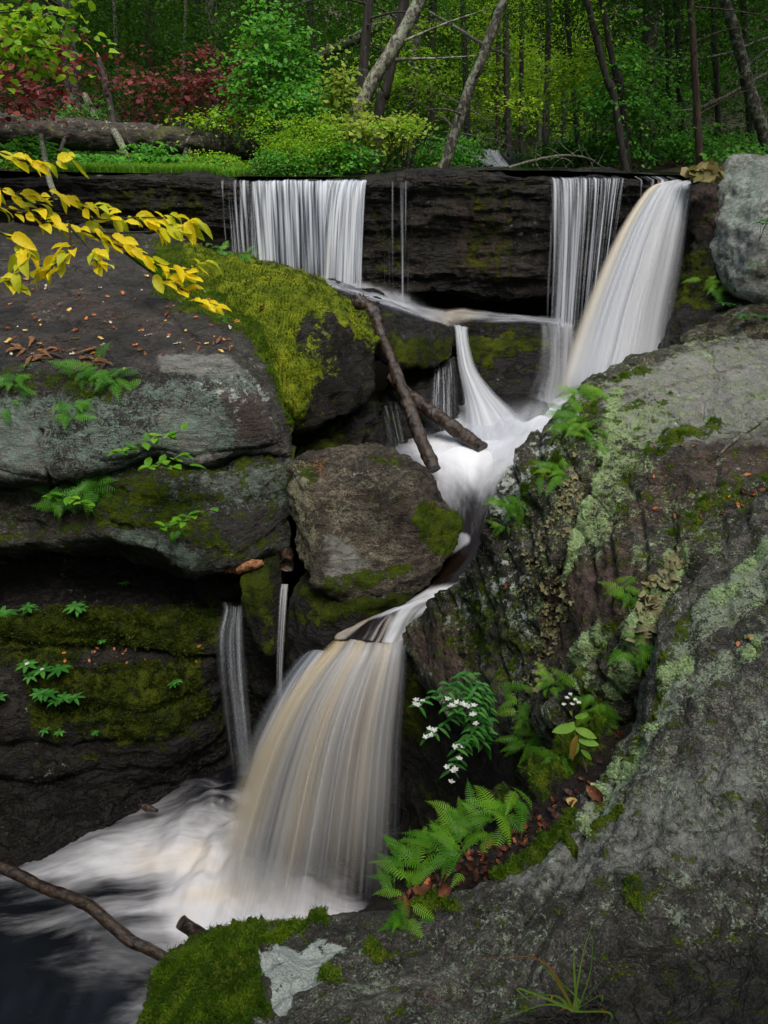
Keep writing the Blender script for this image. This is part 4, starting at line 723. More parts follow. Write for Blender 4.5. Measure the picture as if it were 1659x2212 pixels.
# stream above the ledge
G = loft([[(-1.9,10.25,-.19),(0,10.2,-.2),(1.6,10.15,-.12),(3.6,10.15,-.17),(4.8,10.2,-.2)],[(-2.2,11.5,-.16),(0,11.5,-.16),(1.6,11.5,-.13),(3.6,11.6,-.16),(4.8,11.6,-.18)],[(-1.5,15,-.16),(1,15,-.16),(2.2,15,-.14),(3.6,15,-.16),(4.8,15,-.18)],[(.5,20,-.14),(1.8,20,-.14),(3.2,20,-.14),(4.5,20,-.14),(5.2,20,-.14)],[(2.2,26,-.12),(3,26,-.12),(3.8,26,-.12),(4.8,26,-.12),(5.5,26,-.12)]], 80, 80, world=True)
water('upstream_water', G, M_pool, lambda u, v, q: (.05 + .3 * bell(v, .9, .1), .0, .0), kind='structure', wob=.01)
for (lab, pts) in (('distant white cascade on the stream, seen through the trees', [((1038,322,17.0),(1080,326,17.0),0),((1042,334,16.8),(1084,334,16.8),.05),((1054,350,16.7),(1096,352,16.7),.05),((1070,366,16.5),(1110,368,16.5),.05),((1074,380,16.4),(1120,380,16.4),.05)]),
                   ('pale slanting runnel left of the distant cascade', [((978,312,17.4),(1002,310,17.4),0),((1000,330,17.1),(1018,324,17.1),.05),((1024,346,16.9),(1040,338,16.9),.05),((1052,360,16.7),(1066,352,16.7),.05)])):
    water('distant_cascade', tongue(pts, 40, 30), M_plunge, lambda u, v, q: (.9, .0, .3, edge(u, .2, .2)), lab, wob=.05)
rock_hull('cascade_step_rock', [(930,345,17.6),(985,318,17.7),(1060,318,17.6),(1130,326,17.6),(1160,350,17.4),(1165,392,17.2),(930,392,17.2)], [(1050,345,17.15),(1110,350,17.1)], 1.0, .08, M_dark, 'dim wet rock step under the distant cascade', dict(moss=.3, wet=.5), [], dict(big=(.12,1.5), fine=(.04,4)))
# ================================================================ forest above the falls
def H(x, y):
    x = np.asarray(x, float); y = np.asarray(y, float)
    xc = np.interp(y, [10, 13, 18, 25, 60], [1.4, 1.6, 2.4, 3.9, 6]); hw = np.interp(y, [10, 12, 15, 20, 60], [3.4, 3.2, 1.9, 1.0, .8])
    d = np.abs(x - xc) - hw; left = x < xc
    p = np.stack([x * .35, y * .35, x * 0], -1).reshape(-1, 3)
    n = fbm(p, 4).reshape(x.shape)
    z = -.44 + .27 * sstep(-.25, .35, d) + np.maximum(d, 0) * np.where(left, .012 + .02 * sstep(12.5, 16, y), .085) + np.clip(y - 13, 0, 99) * .028 * sstep(0, 3, d) + np.clip(y - 26, 0, 99) * .06 + np.clip(y - 52, 0, 99) * .45
    z = z + np.where(left, 0, .0) + np.maximum(d - 3, 0) * .06
    return z + .10 * n * sstep(-.2, 1, d) * sstep(10.2, 13, y)
def ground_z(x, y): return float(H(np.array([x]), np.array([y]))[0])
xs_ = np.linspace(-48, 52, 260); ys_ = 10.32 + (np.linspace(0, 1, 240) ** 1.9) * 85
X, Y = np.meshgrid(xs_, ys_); Zg = H(X, Y)
t = NT('forest_floor'); P = t.coord(); a = t.noise(P, 3, 8, .7); b = t.noise(P, 18, 6, .7)
c = t.ramp(t.math('ADD', t.math('MULTIPLY', a, .5), t.math('MULTIPLY', b, .5)), [(.35, (.012, .008, .005)), (.5, (.045, .028, .018)), (.65, (.10, .06, .035))])
c = t.mix(t.rng(t.noise(P, 1.2, 6, .7), .48, .6, 0, .8), c, (.03, .055, .01))
M_ground = t.done(t.bsdf(c, .95, t.bump(b, 1, .06)))
g = mesh('forest_ground', np.stack([X, Y, Zg], -1).reshape(-1, 3), grid_faces(240, 260), M_ground, origin=(0, 10.3, -.3)); tag(g, kind='structure')
# ---- tubes for trunks, logs, branches
def tube(pts, rad, seg=14, N=None, rough=0.0, rf=6, closed=True, seed=0, flat=1.0):
    pts = np.array(pts, float); n0 = len(pts); N = N or max(8, n0 * 6); Wt = cr(n0, N); C = Wt @ pts; Rr = np.interp(np.linspace(0, n0 - 1, N), np.arange(n0), rad)
    T = np.gradient(C, axis=0); T /= np.linalg.norm(T, axis=1)[:, None] + 1e-9
    up = np.array([0, 0, 1.0]) if abs(T[:, 2]).mean() < .8 else np.array([0, 1.0, 0])
    A = np.cross(T, up); A /= np.linalg.norm(A, axis=1)[:, None] + 1e-9; B = np.cross(A, T)
    an = np.linspace(0, 2 * np.pi, seg, endpoint=False)
    V = C[:, None] + Rr[:, None, None] * (np.cos(an)[None, :, None] * A[:, None] + flat * np.sin(an)[None, :, None] * B[:, None])
    v = V.reshape(-1, 3)
    if rough:
        nn = (V - C[:, None]).reshape(-1, 3); nn /= np.linalg.norm(nn, axis=1)[:, None] + 1e-9
        v = v + nn * (rough * (fbm(v * rf + seed * 3.3, 4, .6)))[:, None] * np.repeat(Rr / max(rad), seg)[:, None]
    f = grid_faces(N, seg, wrap=True); k = len(v)
    v = np.concatenate([v, C[:1], C[-1:]])
    e0 = [[k, j, (j + 1) % seg, (j + 1) % seg] for j in range(seg)]; base = (N - 1) * seg
    faces = f.tolist() + [[k, (j + 1) % seg, j] for j in range(seg)] + [[k + 1, base + j, base + (j + 1) % seg] for j in range(seg)]
    return v, faces
def join(parts):
    V, Fc, o = [], [], 0
    for v, f in parts: V.append(np.asarray(v)); Fc += [[i + o for i in q] for q in f]; o += len(v)
    return np.concatenate(V), Fc
B_dark = bark_mat('dark_bark', (.008, .006, .005), (.04, .033, .028), .25)
B_lich = bark_mat('lichened_bark', (.014, .010, .008), (.075, .06, .05), .50, sc=1.3, lc=(.20, .23, .16), moss=.35)
B_paleli = bark_mat('pale_lichened_bark', (.03, .022, .018), (.15, .12, .10), .55, sc=1.3, lc=(.30, .34, .25), moss=.4)
B_pale = bark_mat('grey_bark', (.05, .042, .036), (.17, .145, .125), .3)
B_red = bark_mat('reddish_bark', (.02, .011, .008), (.085, .048, .036), .1)
B_log = bark_mat('mossy_log_bark', (.008, .006, .004), (.05, .04, .03), .36, sc=1.3, stretch=(.25, 1, 1), moss=.42, lc=(.26, .27, .22))
B_wet = bark_mat('wet_log_wood', (.005, .003, .002), (.045, .025, .014), .1, sc=1.4, stretch=(.5, .5, .3), wet=1)
B_orange = bark_mat('torn_wood', (.12, .045, .018), (.36, .17, .07), 0)
B_twig = bark_mat('lichened_twig', (.03, .024, .02), (.10, .085, .07), .55, sc=4, lc=(.26, .30, .20))
# ---- leaves in bulk
def leafcloud(C, size, nrm, ln=1.0, wd=.55, fold=.15, six=False, jit=.35, rng=RNG):
    """one small bent leaf per point: C points, nrm mean normals"""
    n = len(C); N_ = nrm + rng.normal(size=(n, 3)) * jit; N_ /= np.linalg.norm(N_, axis=1)[:, None]
    D = rng.normal(size=(n, 3)); D -= (D * N_).sum(1)[:, None] * N_; D /= np.linalg.norm(D, axis=1)[:, None]
    S = np.cross(N_, D); s = (size * rng.uniform(.6, 1.35, n))[:, None]
    if six:
        pts = [(-.5, 0, 0), (-.25, .42 * wd / .55 * .6, fold), (.15, .40 * wd / .55 * .55, fold), (.5, 0, -.05), (.15, -.40 * wd / .55 * .55, fold), (-.25, -.42 * wd / .55 * .6, fold)]
    else: pts = [(-.5, 0, 0), (0, wd * .5, fold), (.5, 0, -.03), (0, -wd * .5, fold)]
    k = len(pts)
    V = np.stack([C + s * (a * ln * D + b * S + c * N_) for a, b, c in pts], 1).reshape(-1, 3)
    f = np.arange(n * k).reshape(n, k); r = np.repeat(rng.uniform(0, 1, n), k)
    return V, f, r
def crown_points(n_clump, per, cen, rad, flat=.16, cr_=.5, rng=RNG, shell=.25, droop=.25):
    """clumps: flat tilted sprays scattered through an uneven ellipsoid, gaps between"""
    d = rng.normal(size=(n_clump, 3)); d /= np.linalg.norm(d, axis=1)[:, None]
    r = rng.uniform(shell, 1, n_clump) ** .5; r *= 1 + .85 * perlin(d * 1.9 + cen[0])
    c = np.array(cen) + d * r[:, None] * np.array(rad)
    tilt = d * .35 + np.array([0, 0, 1.0]) + rng.normal(size=(n_clump, 3)) * .2; tilt /= np.linalg.norm(tilt, axis=1)[:, None]
    o = rng.normal(size=(n_clump, per, 3)); o -= (o * tilt[:, None]).sum(2)[..., None] * tilt[:, None] * (1 - flat)
    sz = cr_ * rng.uniform(.5, 1.3, n_clump)[:, None, None]
    P_ = c[:, None] + o * sz * .6; P_[..., 2] -= droop * np.linalg.norm(o[..., :2], axis=2) ** 2 * sz[..., 0] * .3
    return P_.reshape(-1, 3), np.repeat(tilt, per, 0)
L_hem = leaf_mat('hemlock_needles', (.006, .022, .004), (.018, .055, .008), (.045, .11, .015), trans=.35, spec=.05, rough=.9)
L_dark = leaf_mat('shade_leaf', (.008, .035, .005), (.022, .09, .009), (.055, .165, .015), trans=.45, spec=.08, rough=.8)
L_mid = leaf_mat('green_leaf', (.028, .13, .016), (.065, .26, .028), (.14, .38, .04), trans=.4)
L_lime = leaf_mat('lime_leaf', (.08, .23, .008), (.17, .38, .014), (.34, .50, .035), trans=.45)
L_maple = leaf_mat('maple_leaf', (.11, .22, .02), (.24, .36, .05), (.38, .42, .09), trans=.45)
L_red = leaf_mat('crimson_leaf', (.07, .012, .012), (.15, .028, .028), (.27, .05, .04), trans=.3)
L_darkred = leaf_mat('dusky_red_leaf', (.06, .016, .018), (.14, .035, .038), (.26, .07, .065), trans=.3)
L_far = leaf_mat('far_leaf', (.02, .055, .006), (.05, .12, .010), (.12, .21, .02), trans=.5)
L_suntint = leaf_mat('sun_tinted_leaf', (.14, .32, .010), (.26, .48, .018), (.48, .60, .05), trans=.5)  # light falling in the gap is put into this brighter leaf colour
def foliage(parent, name, pts, nr, size, mat, six=False, wd=.55, jit=.35, ln=1.0, extra=None):
    V, f, r = leafcloud(pts, size, nr, ln=ln, wd=wd, six=six, jit=jit)
    return mesh(name, V, f, mat, parent=parent, attrs=dict(rnd=r), smooth=False)
# ---- trees: trunk traced between two heights, its crown spread through its own volume
def tree(label, xb, xt, Yd, px, bark, crown=None, cat='tree', group=None, mid=None, name='forest_tree', top=12, leaves=None, ncl=130, per=42, size=.07, crr=(2.0, 1.6, 2.6), cz=3.5, wd=.45, limbs=5):
    b = atY(xb, 350, Yd); tp = atY(xt, 0, Yd + .0); dr = (tp - b) / (tp[2] - b[2]); z0 = ground_z(b[0], Yd) - .1
    p0 = b + dr * (z0 - b[2]); p3 = tp + dr * (top - tp[2]); w = px / F * Yd / 1.12 / 2
    pts = [p0, b + dr * .05] + ([atY(mid[0], mid[1], Yd)] if mid else []) + [tp, p3]
    rd = [w * 1.5, w * 1.05] + ([w] if mid else []) + [w * .85, w * .3]
    root = empty(name, tuple(p0)); tag(root, label, cat, group)
    v, f = tube(pts, rd, seg=12, N=60, rough=w * .25, rf=5, seed=xb)
    mesh('trunk', v, f, bark, parent=root)
    r = np.random.default_rng(int(abs(xb) * 7 + Yd)); limb = []
    for k in range(limbs):
        s = r.uniform(.3, 3.2) + .2; q = b + dr * (s - b[2] + 0); az = r.uniform(0, 6.28); L = r.uniform(.5, 1.6)
        e = q + np.array([math.cos(az) * L, math.sin(az) * L * .7, r.uniform(-.25, .5)]); m_ = (q + e) / 2 + np.array([0, 0, r.uniform(-.05, .12)])
        limb.append(tube([q, m_, e], [w * .22, w * .15, .004], seg=5, N=8))
    for v, f in limb: mesh('limb', v, f, bark, parent=root)
    if crown:
        q = b + dr * (cz - b[2]); P_, nr = crown_points(ncl, per, (q[0], q[1] + .3, cz), crr, rng=r)
        k = (P_[:, 1] > 10.4) | (P_[:, 2] > 1.0); P_, nr = P_[k], nr[k]
        foliage(root, 'crown', P_, nr, size, crown, wd=wd)
    return root
T = tree
T('stout grey mossy trunk standing just behind the fallen log, left', 172, 140, 13.5, 34, B_lich, L_hem, cz=3.4)
T('pale straight pine trunk behind the red shrub', 468, 456, 20, 27, B_pale, L_hem, cz=4.5)
T('slim lichen-spotted stem above the broken stake', 262, 246, 15, 9, B_twig, L_hem, cz=2.6, ncl=110, crr=(1.8,1.5,1.6))
T('thin lichened stem between the dark left trunk and pale pine', 388, 402, 16, 8, B_twig, L_hem, cz=2.8, ncl=110)
T('dark brown trunk deep in shade over the red shrub', 330, 322, 21, 26, B_red, L_hem, cz=3.6)
T('blackish trunk close beside the pale pine', 432, 424, 24, 20, B_dark, L_hem, cz=4.5)
T('dark slim trunk left of the stout grey one', 60, 40, 17, 18, B_dark, L_hem, cz=3.0)
T('peeling dark snag rising behind the leaning trunk', 768, 797, 12.6, 22, B_dark, None, mid=(785, 160), limbs=7)
T('blackish leaning trunk crossing behind the thick lichened one', 812, 874, 13.0, 22, B_dark, None, mid=(822, 220), limbs=5)
T('thick leaning trunk with pale lichened bark above the left curtain fall', 730, 908, 12.0, 30, B_paleli, None, mid=(800, 185), limbs=3, name='leaning_tree', top=6)
T('dark trunk with grey lichen patches right of the leaning pair', 882, 900, 15, 28, B_lich, L_dark, cz=4.2)
T('straight black trunk in the middle of the wood', 925, 936, 18, 20, B_dark, L_dark, cz=4.6)
T('slender leaning tree with lichened foot on the ledge rim', 962, 1088, 10.75, 22, B_lich, L_lime, mid=(1015, 190), cz=4.3, name='leaning_tree', top=7, ncl=60, limbs=7)
T('slim grey trunk right of the distant cascade', 1178, 1186, 19, 15, B_pale, L_dark, cz=4.5)
T('thin black stem beside the slim grey trunk', 1252, 1222, 17, 11, B_dark, L_hem, cz=3.6)
T('crooked black stem of the forked pair left of the tall pale trunk', 1348, 1268, 12.6, 15, B_dark, L_dark, mid=(1322, 190), cz=3.4, crr=(1.5,.9,1.5), ncl=70)
T('second black stem of the forked pair, nearer the tall pale trunk', 1356, 1300, 12.9, 14, B_dark, L_dark, mid=(1338, 170), cz=3.6, crr=(1.5,.9,1.5), ncl=60)
T('tall pale trunk, the thickest on the right side', 1388, 1409, 17, 36, B_pale, L_hem, cz=4.6)
T('narrow black trunk just right of the tall pale one', 1446, 1440, 18, 10, B_dark, L_hem, cz=4)
T('mid-sized dark trunk between narrow black and reddish ones', 1474, 1462, 16, 15, B_dark, L_hem, cz=4)
T('slim reddish brown trunk peeling above the pale boulder', 1512, 1492, 12.8, 16, B_red, L_hem, cz=4.2, ncl=80)
T('black trunk behind the pale boulder', 1555, 1540, 15, 13, B_dark, L_hem, cz=3.6)
T('curving grey trunk at the far right above the pale boulder', 1668, 1566, 13.4, 24, B_lich, L_hem, mid=(1612, 170), cz=3.8)
T('black trunk beyond the curving grey one', 1625, 1605, 18, 16, B_dark, L_hem, cz=4)
T('dim trunk in the gap over the distant cascade', 1098, 1092, 24, 14, B_dark, L_lime, cz=5)
T('dark trunk left of the slender leaning tree', 1012, 1000, 21, 14, B_dark, L_lime, cz=5)
T('narrow trunk left of the stout grey trunk', 118, 96, 19, 12, B_dark, L_hem, cz=3.4)
T('shaded trunk behind the green thicket', 600, 588, 17, 20, B_dark, L_dark, cz=3.6)
T('second shaded trunk behind the green thicket, nearer the snag', 690, 668, 19, 18, B_dark, L_dark, cz=3.8)
rf = np.random.default_rng(3)
for k in range(46):
    xb = rf.uniform(-100, 1760); Yd = rf.uniform(22, 42)
    T('one of many dim slender trunks far back in the wood', xb, xb + rf.uniform(-14, 14), Yd, rf.uniform(5, 13), [B_dark, B_dark, B_pale, B_red][k % 4],
      L_lime if 900 < xb < 1240 else (L_dark if k % 2 else L_hem), cz=rf.uniform(1.5, 6), ncl=90, per=26, size=.13, crr=(3, 2, 2.6), group='dim far trunks', limbs=0, name='forest_tree', top=14)
# ---- far wood: one mass; then unseen high canopy added to shade the gorge
def mass(name, n, lo, hi, size, mat, clump, seed, fn=None, kindlabel=None):
    r = np.random.default_rng(seed); c = r.uniform(lo, hi, (n // clump, 3))
    if fn is not None: c = c[fn(c)]
    tl = np.array([0, 0, 1.0]) + r.normal(size=(len(c), 3)) * .3; o = r.normal(size=(len(c), clump, 3)) * np.array([1, 1, .25]) * size * 3.2
    P_ = (c[:, None] + o).reshape(-1, 3); V, f, rr = leafcloud(P_, size, np.repeat(tl, clump, 0), wd=.6, rng=r)
    o = mesh(name, V, f, mat, attrs=dict(rnd=rr), smooth=False); tag(o, kindlabel, None, None, 'stuff'); return o
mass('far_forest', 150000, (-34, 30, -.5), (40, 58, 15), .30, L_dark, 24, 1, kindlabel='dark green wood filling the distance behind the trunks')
mass('sun_tinted_forest', 60000, (-1, 22, 1.0), (13, 60, 14), .15, L_suntint, 26, 2, fn=lambda c: np.abs(c[:, 0] - 3.9 * c[:, 1] / 25) < 1.4 + .12 * (c[:, 1] - 20), kindlabel='lime green foliage with light put into its colour, in the gap over the distant cascade')
mass('understory_foliage', 60000, (-16, 15.5, -.2), (20, 30, 4.5), .085, L_dark, 30, 3, fn=lambda c: (np.abs(c[:, 0] - .156 * c[:, 1]) > 1.0) & (c[:, 2] > H(c[:, 0], c[:, 1])), kindlabel='dim leafy understory between the trunks')
mass('hemlock_foliage', 70000, (-14, 13, .2), (16, 22, 5), .07, L_hem, 36, 9, fn=lambda c: (c[:, 0] < 1.2) | (c[:, 0] > 5.2) | (c[:, 2] > 2.6), kindlabel='dark feathery hemlock sprays hanging between the trunks')
mass('shade_canopy_foliage', 34000, (-26, -8, 6.5), (28, 40, 13), .42, L_dark, 22, 4, fn=lambda c: (np.abs(c[:, 0]) > 7.5) | (c[:, 1] > 14) & (np.abs(c[:, 0] - .156 * c[:, 1]) > 3.5), kindlabel='unseen leaf canopy added over both banks to shade the gorge')
mass('sky_blocking_foliage', 110000, (-22, -22, -4), (22, 13, 17), .46, L_dark, 22, 14, fn=lambda c: ((np.abs(c[:, 0]) > 7.0 + .12 * np.clip(c[:, 2], 0, 17)) | (c[:, 1] < -5)) & ((c[:, 1] < 1) | (np.abs(sheet(c)[:, 0] - 830) > 1300) | (sheet(c)[:, 1] < -500)), kindlabel='unseen woods added on both sides and downstream to block low sky light')  # out-of-view leaves added to block low sky light and darken upright faces
# ---- shrubs
def shrub(label, cen, rad, n, per, size, mat, cat='shrub', stems=7, six=True, clr=.35, group=None, name='leafy_shrub', wd=.6, foot=None, stem_mat=None, jit=.4):
    z0 = ground_z(cen[0], max(cen[1], 10.6)); foot = foot or (cen[0], cen[1] + .1, z0)
    root = empty(name, tuple(foot)); tag(root, label, cat, group); r = np.random.default_rng(int(abs(cen[0]) * 100 + n))
    P_, nr = crown_points(n, per, cen, rad, cr_=clr, rng=r, shell=.1)
    k = (P_[:, 2] > H(P_[:, 0], np.maximum(P_[:, 1], 10.4)) - .15) & ((P_[:, 1] > 10.02) | (cen[1] < 10)); P_, nr = P_[k], nr[k]
    foliage(root, 'foliage', P_, nr, size, mat, six=six, wd=wd, jit=jit)
    for k in range(stems):
        d = r.normal(size=3); d /= np.linalg.norm(d); e = np.array(cen) + d * np.array(rad) * .85; m_ = (np.array(foot) + e) / 2 + np.array([0, 0, rad[2] * .3])
        v, f = tube([foot, m_, e], [.010, .006, .002], seg=6, N=12); mesh('stem', v, f, stem_mat or B_dark, parent=root)
    return root
def c3(x, y, Yd): return tuple(atY(x, y, Yd))
shrub('large crimson-leaved bush spreading behind the fallen log', c3(330, 195, 12.9), (1.45, .7, .62), 84, 13, .078, L_darkred, name='red_shrub', wd=.8, clr=.30)
shrub('dusky red bush thinning out beside the green thicket', c3(500, 180, 12.7), (.80, .5, .58), 44, 13, .072, L_darkred, name='red_shrub', wd=.8, clr=.28)
shrub('bright crimson leaves reaching in at the left edge', c3(60, 130, 9.6), (.9, .4, .45), 46, 10, .075, L_red, name='red_shrub', wd=.8, clr=.34, foot=c3(-180, 330, 9.8))
shrub('dull red leaves hanging low at the left edge over the log', c3(40, 215, 10.2), (.75, .3, .32), 34, 9, .080, L_darkred, name='red_shrub', wd=.85, clr=.3, foot=c3(-200, 330, 10.2))
shrub('tall blue-green bush in the middle of the bank', c3(590, 130, 12.2), (.75, .45, .75), 95, 26, .068, L_mid, wd=.8)
shrub('medium green bush under the tall blue-green one', c3(620, 230, 11.8), (.75, .4, .42), 80, 26, .060, L_mid, wd=.7)
shrub('small-leaved yellow-green bush crowding the lip of the left curtain fall', c3(660, 310, 11.1), (.66, .45, .40), 150, 42, .036, L_lime, wd=.5, clr=.24)
shrub('dense fine-leaved green bush at the end of the fallen log', c3(610, 350, 10.7), (.40, .25, .16), 70, 40, .036, L_mid, wd=.5, clr=.2)
shrub('lime maple sapling spreading before the leaning trunk', c3(800, 290, 11.2), (.70, .35, .26), 60, 15, .070, L_maple, wd=1.0, clr=.26, name='maple_sapling')
shrub('narrow lime maple sapling climbing beside the dark snag', c3(730, 195, 11.6), (.32, .25, .50), 34, 13, .065, L_maple, wd=1.0, clr=.22, name='maple_sapling')
shrub('bright green spray tipping right from the maple sapling', c3(870, 268, 11.0), (.40, .25, .14), 26, 22, .040, L_lime, wd=.7, clr=.2)
shrub('green leafy bush at the rim right of the left curtain fall', c3(735, 345, 10.8), (.55, .3, .20), 55, 20, .055, L_mid, wd=.9, clr=.22)
shrub('green sapling growing up through the red bush', c3(265, 215, 13.2), (.55, .4, .6), 44, 16, .06, L_dark, clr=.3)
shrub('low green bush at the foot of the broken stake', c3(180, 262, 12.6), (.6, .3, .3), 40, 18, .055, L_mid, clr=.25)
shrub('tall herb clump under the middle of the fallen log', c3(330, 335, 11.0), (.45, .2, .16), 34, 14, .075, L_mid, clr=.2, stems=4)
shrub('pale-flowered herb clump left under the fallen log', c3(60, 325, 11.0), (.5, .2, .17), 34, 14, .07, L_dark, clr=.2, stems=4)
shrub('fine green clump under the right part of the fallen log', c3(450, 345, 10.9), (.4, .2, .14), 40, 20, .045, L_lime, clr=.16, stems=4)
shrub('feathery dark sapling left of the tall blue-green bush', c3(470, 110, 13.6), (.7, .5, .7), 70, 26, .055, L_hem, clr=.35)
shrub('lime sapling behind the leaning trunks', c3(880, 150, 14.5), (.9, .6, .8), 80, 24, .065, L_lime, clr=.38)
shrub('lime branch hanging over the red bush', c3(460, 262, 11.9), (.45, .3, .14), 26, 14, .06, L_lime, wd=.7, clr=.22)
shrub('dark green bush shading the stream beside the leaning tree', c3(985, 330, 13.5), (.5, .5, .35), 70, 26, .06, L_mid, clr=.3)
shrub('deep green bush right of the distant cascade', c3(1210, 335, 14), (.9, .5, .35), 90, 26, .06, L_dark, clr=.3)
shrub('bright understory sapling before the tall pale trunk', c3(1360, 200, 13.2), (1.0, .5, .8), 120, 26, .07, L_mid, clr=.35, foot=(4.4, 13.2, ground_z(4.4, 13.2)))
shrub('yellowing understory leaves near the forked black stems', c3(1260, 170, 15), (1.1, .5, .7), 90, 26, .07, L_lime, clr=.35, foot=(4.0, 15, ground_z(4.0, 15)))
shrub('green sapling low on the litter slope at right', c3(1480, 300, 13.6), (.8, .4, .22), 55, 22, .06, L_mid, clr=.26)
shrub('greenish brown cluster of large leaves beside the pale boulder', c3(1528, 368, 9.35), (.22, .12, .07), 11, 6, .12, leaf_mat('browning_leaf', (.12, .10, .03), (.22, .20, .06), (.30, .24, .12)), wd=1.1, clr=.14, foot=c3(1530, 384, 9.4))
shrub('leafy green branch tips at the upper left corner', c3(50, 70, 5.2), (.40, .25, .24), 46, 9, .06, L_lime, clr=.20, wd=.75, foot=c3(-260, 120, 5.4), name='overhanging_branch', cat='branch')
shrub('single green twig drooping from the top edge', c3(170, 15, 5.0), (.09, .06, .07), 5, 4, .075, L_lime, clr=.1, wd=.75, foot=c3(160, -80, 5.1), name='overhanging_branch', cat='branch', stems=2)
# undergrowth below the log: broad-leaved herbs and grass
def patch(name, poly_xy, n, size, mat, label, hgt=(.0, .25), wd=.8, six=True, seed=5):
    r = np.random.default_rng(seed); p = r.uniform(poly_xy[0], poly_xy[1], (n, 2)); cl = fbm(np.stack([p[:, 0] * 1.3, p[:, 1] * 1.3, p[:, 0] * 0], 1), 3); p = p[cl > -.25]
    z = H(p[:, 0], p[:, 1]) + r.uniform(*hgt, len(p)); P_ = np.stack([p[:, 0], p[:, 1], z], 1)
    k = (P_[:, 0] < 1.4 - 3.55) | (P_[:, 0] > 5.0) | ((P_[:, 1] > 14) & (np.abs(P_[:, 0] - .156 * P_[:, 1]) > .9)); P_ = P_[k]
    V, f, rr = leafcloud(P_, size, np.tile([0, -.25, 1.0], (len(P_), 1)), wd=wd, six=six, rng=r, jit=.45)
    o = mesh(name, V, f, mat, attrs=dict(rnd=rr), smooth=False); tag(o, label, None, None, 'stuff'); return o
patch('herb_undergrowth', ((-6.5, 10.6), (-2.0, 13.5)), 9000, .075, L_mid, 'broad green herbs under and behind the fallen log', (.0, .20))
patch('fine_undergrowth', ((-6.5, 10.5), (-1.8, 12.5)), 9000, .04, L_lime, 'fine bright ground plants on the left bank', (.0, .12), wd=.4, seed=8)
patch('bank_undergrowth', ((5.0, 11.5), (12, 19)), 8000, .08, L_mid, 'low green plants on the litter slope at right', (.0, .22), seed=9)
patch('stream_undergrowth', ((-3.5, 14), (6.5, 24)), 14000, .085, L_dark, 'dim green plants along the stream behind the ledge', (.0, .5), seed=10)
patch('leaf_litter', ((-8, 11), (12, 22)), 14000, .07, leaf_mat('litter_leaf', (.03, .014, .008), (.09, .04, .02), (.16, .08, .04), trans=.1), 'brown leaf litter over the forest floor', (.0, .02), seed=11)
def grass(name, n, fn, h, mat, label, seed=1, w=.004):
    r = np.random.default_rng(seed); B = fn(r, n); n = len(B); hh = h * r.uniform(.5, 1.3, n)[:, None]; a = r.uniform(0, 6.28, n); L = np.stack([np.cos(a), np.sin(a), a * 0], 1)
    S = np.stack([-np.sin(a), np.cos(a), a * 0], 1) * w; up = np.array([0, 0, 1.0])
    P = [B - S, B + S, B + S * .8 + hh * (up * .55 + L * .18), B - S * .8 + hh * (up * .55 + L * .18), B + hh * (up * .85 + L * .6)]
    V = np.stack(P, 1).reshape(-1, 3); i = np.arange(n)[:, None] * 5
    f = (i + np.array([0, 1, 2, 3])).tolist() + (i + np.array([3, 2, 4])).tolist()
    o = mesh(name, V, f, mat, attrs=dict(rnd=np.repeat(r.uniform(0, 1, n), 5)), smooth=False); tag(o, label, None, None, 'stuff'); return o
L_grass = leaf_mat('grass_blade', (.05, .16, .010), (.10, .27, .015), (.18, .36, .03), trans=.4)
def bank_pts(r, n):
    x = r.uniform(-4.6, -1.9, n); y = 10.28 + r.uniform(0, 1, n) ** 1.3 * 1.5; z = np.maximum(H(x, y), -.2 + .0 * x); return np.stack([x, y, z], 1)
grass('bank_grass', 9000, bank_pts, .13, L_grass, 'short bright grass along the rim of the left bank')
# ---- fallen log and the broken limbs on it
def limb(parent, name, pts, rad, mat, seg=9, rough=0.0, N=None):
    v, f = tube([at(*p) for p in pts], rad, seg=seg, rough=rough, rf=9, N=N); return mesh(name, v, f, mat, parent=parent)
flog = empty('fallen_log', tuple(at(300, 300, 10.44))); tag(flog, 'long mossy log fallen across the left bank above the falls', 'log')
v, f = tube([at(-160, 258, 9.73), at(0, 276, 10.00), at(180, 292, 10.27), at(350, 301, 10.53), at(480, 314, 10.80), at(600, 330, 11.15)], [.205, .20, .195, .185, .17, .14], seg=40, N=160, rough=.035, rf=7)
mesh('trunk', v, f, B_log, parent=flog)
limb(flog, 'broken_limb', [(246, 283, 10.18), (262, 312, 10.00), (274, 340, 9.91)], [.055, .05, .045], B_twig, rough=.008)
limb(flog, 'torn_limb_end', [(273, 338, 9.91), (279, 352, 9.89), (285, 370, 9.87)], [.046, .045, .006], B_orange, rough=.01)
limb(flog, 'limb_stub', [(402, 322, 10.53), (394, 345, 10.35), (380, 372, 10.18)], [.03, .022, .012], B_dark)
limb(flog, 'limb_stub', [(410, 325, 10.53), (412, 350, 10.35)], [.028, .014], B_dark)
limb(flog, 'limb_stub', [(140, 300, 10.00), (128, 330, 9.91), (118, 350, 9.82)], [.03, .02, .012], B_dark)
limb(flog, 'limb_stub', [(437, 300, 10.62), (445, 275, 10.53), (452, 255, 10.44)], [.03, .025, .012], B_twig)
st = empty('broken_stake', tuple(at(245, 290, 10.80))); tag(st, 'thin dark broken stem standing upright behind the fallen log', 'dead stem')
limb(st, 'stem', [(250, 300, 10.80), (238, 230, 10.80), (226, 175, 10.80), (213, 125, 10.80)], [.06, .055, .05, .035], B_dark, rough=.012)
limb(st, 'torn_tip', [(213, 126, 10.80), (210, 114, 10.80)], [.035, .008], B_orange)
sk = empty('birch_stick', tuple(at(118, 420, 7.61))); tag(sk, 'white-flecked thin stick leaning in front of the fallen log', 'stick')
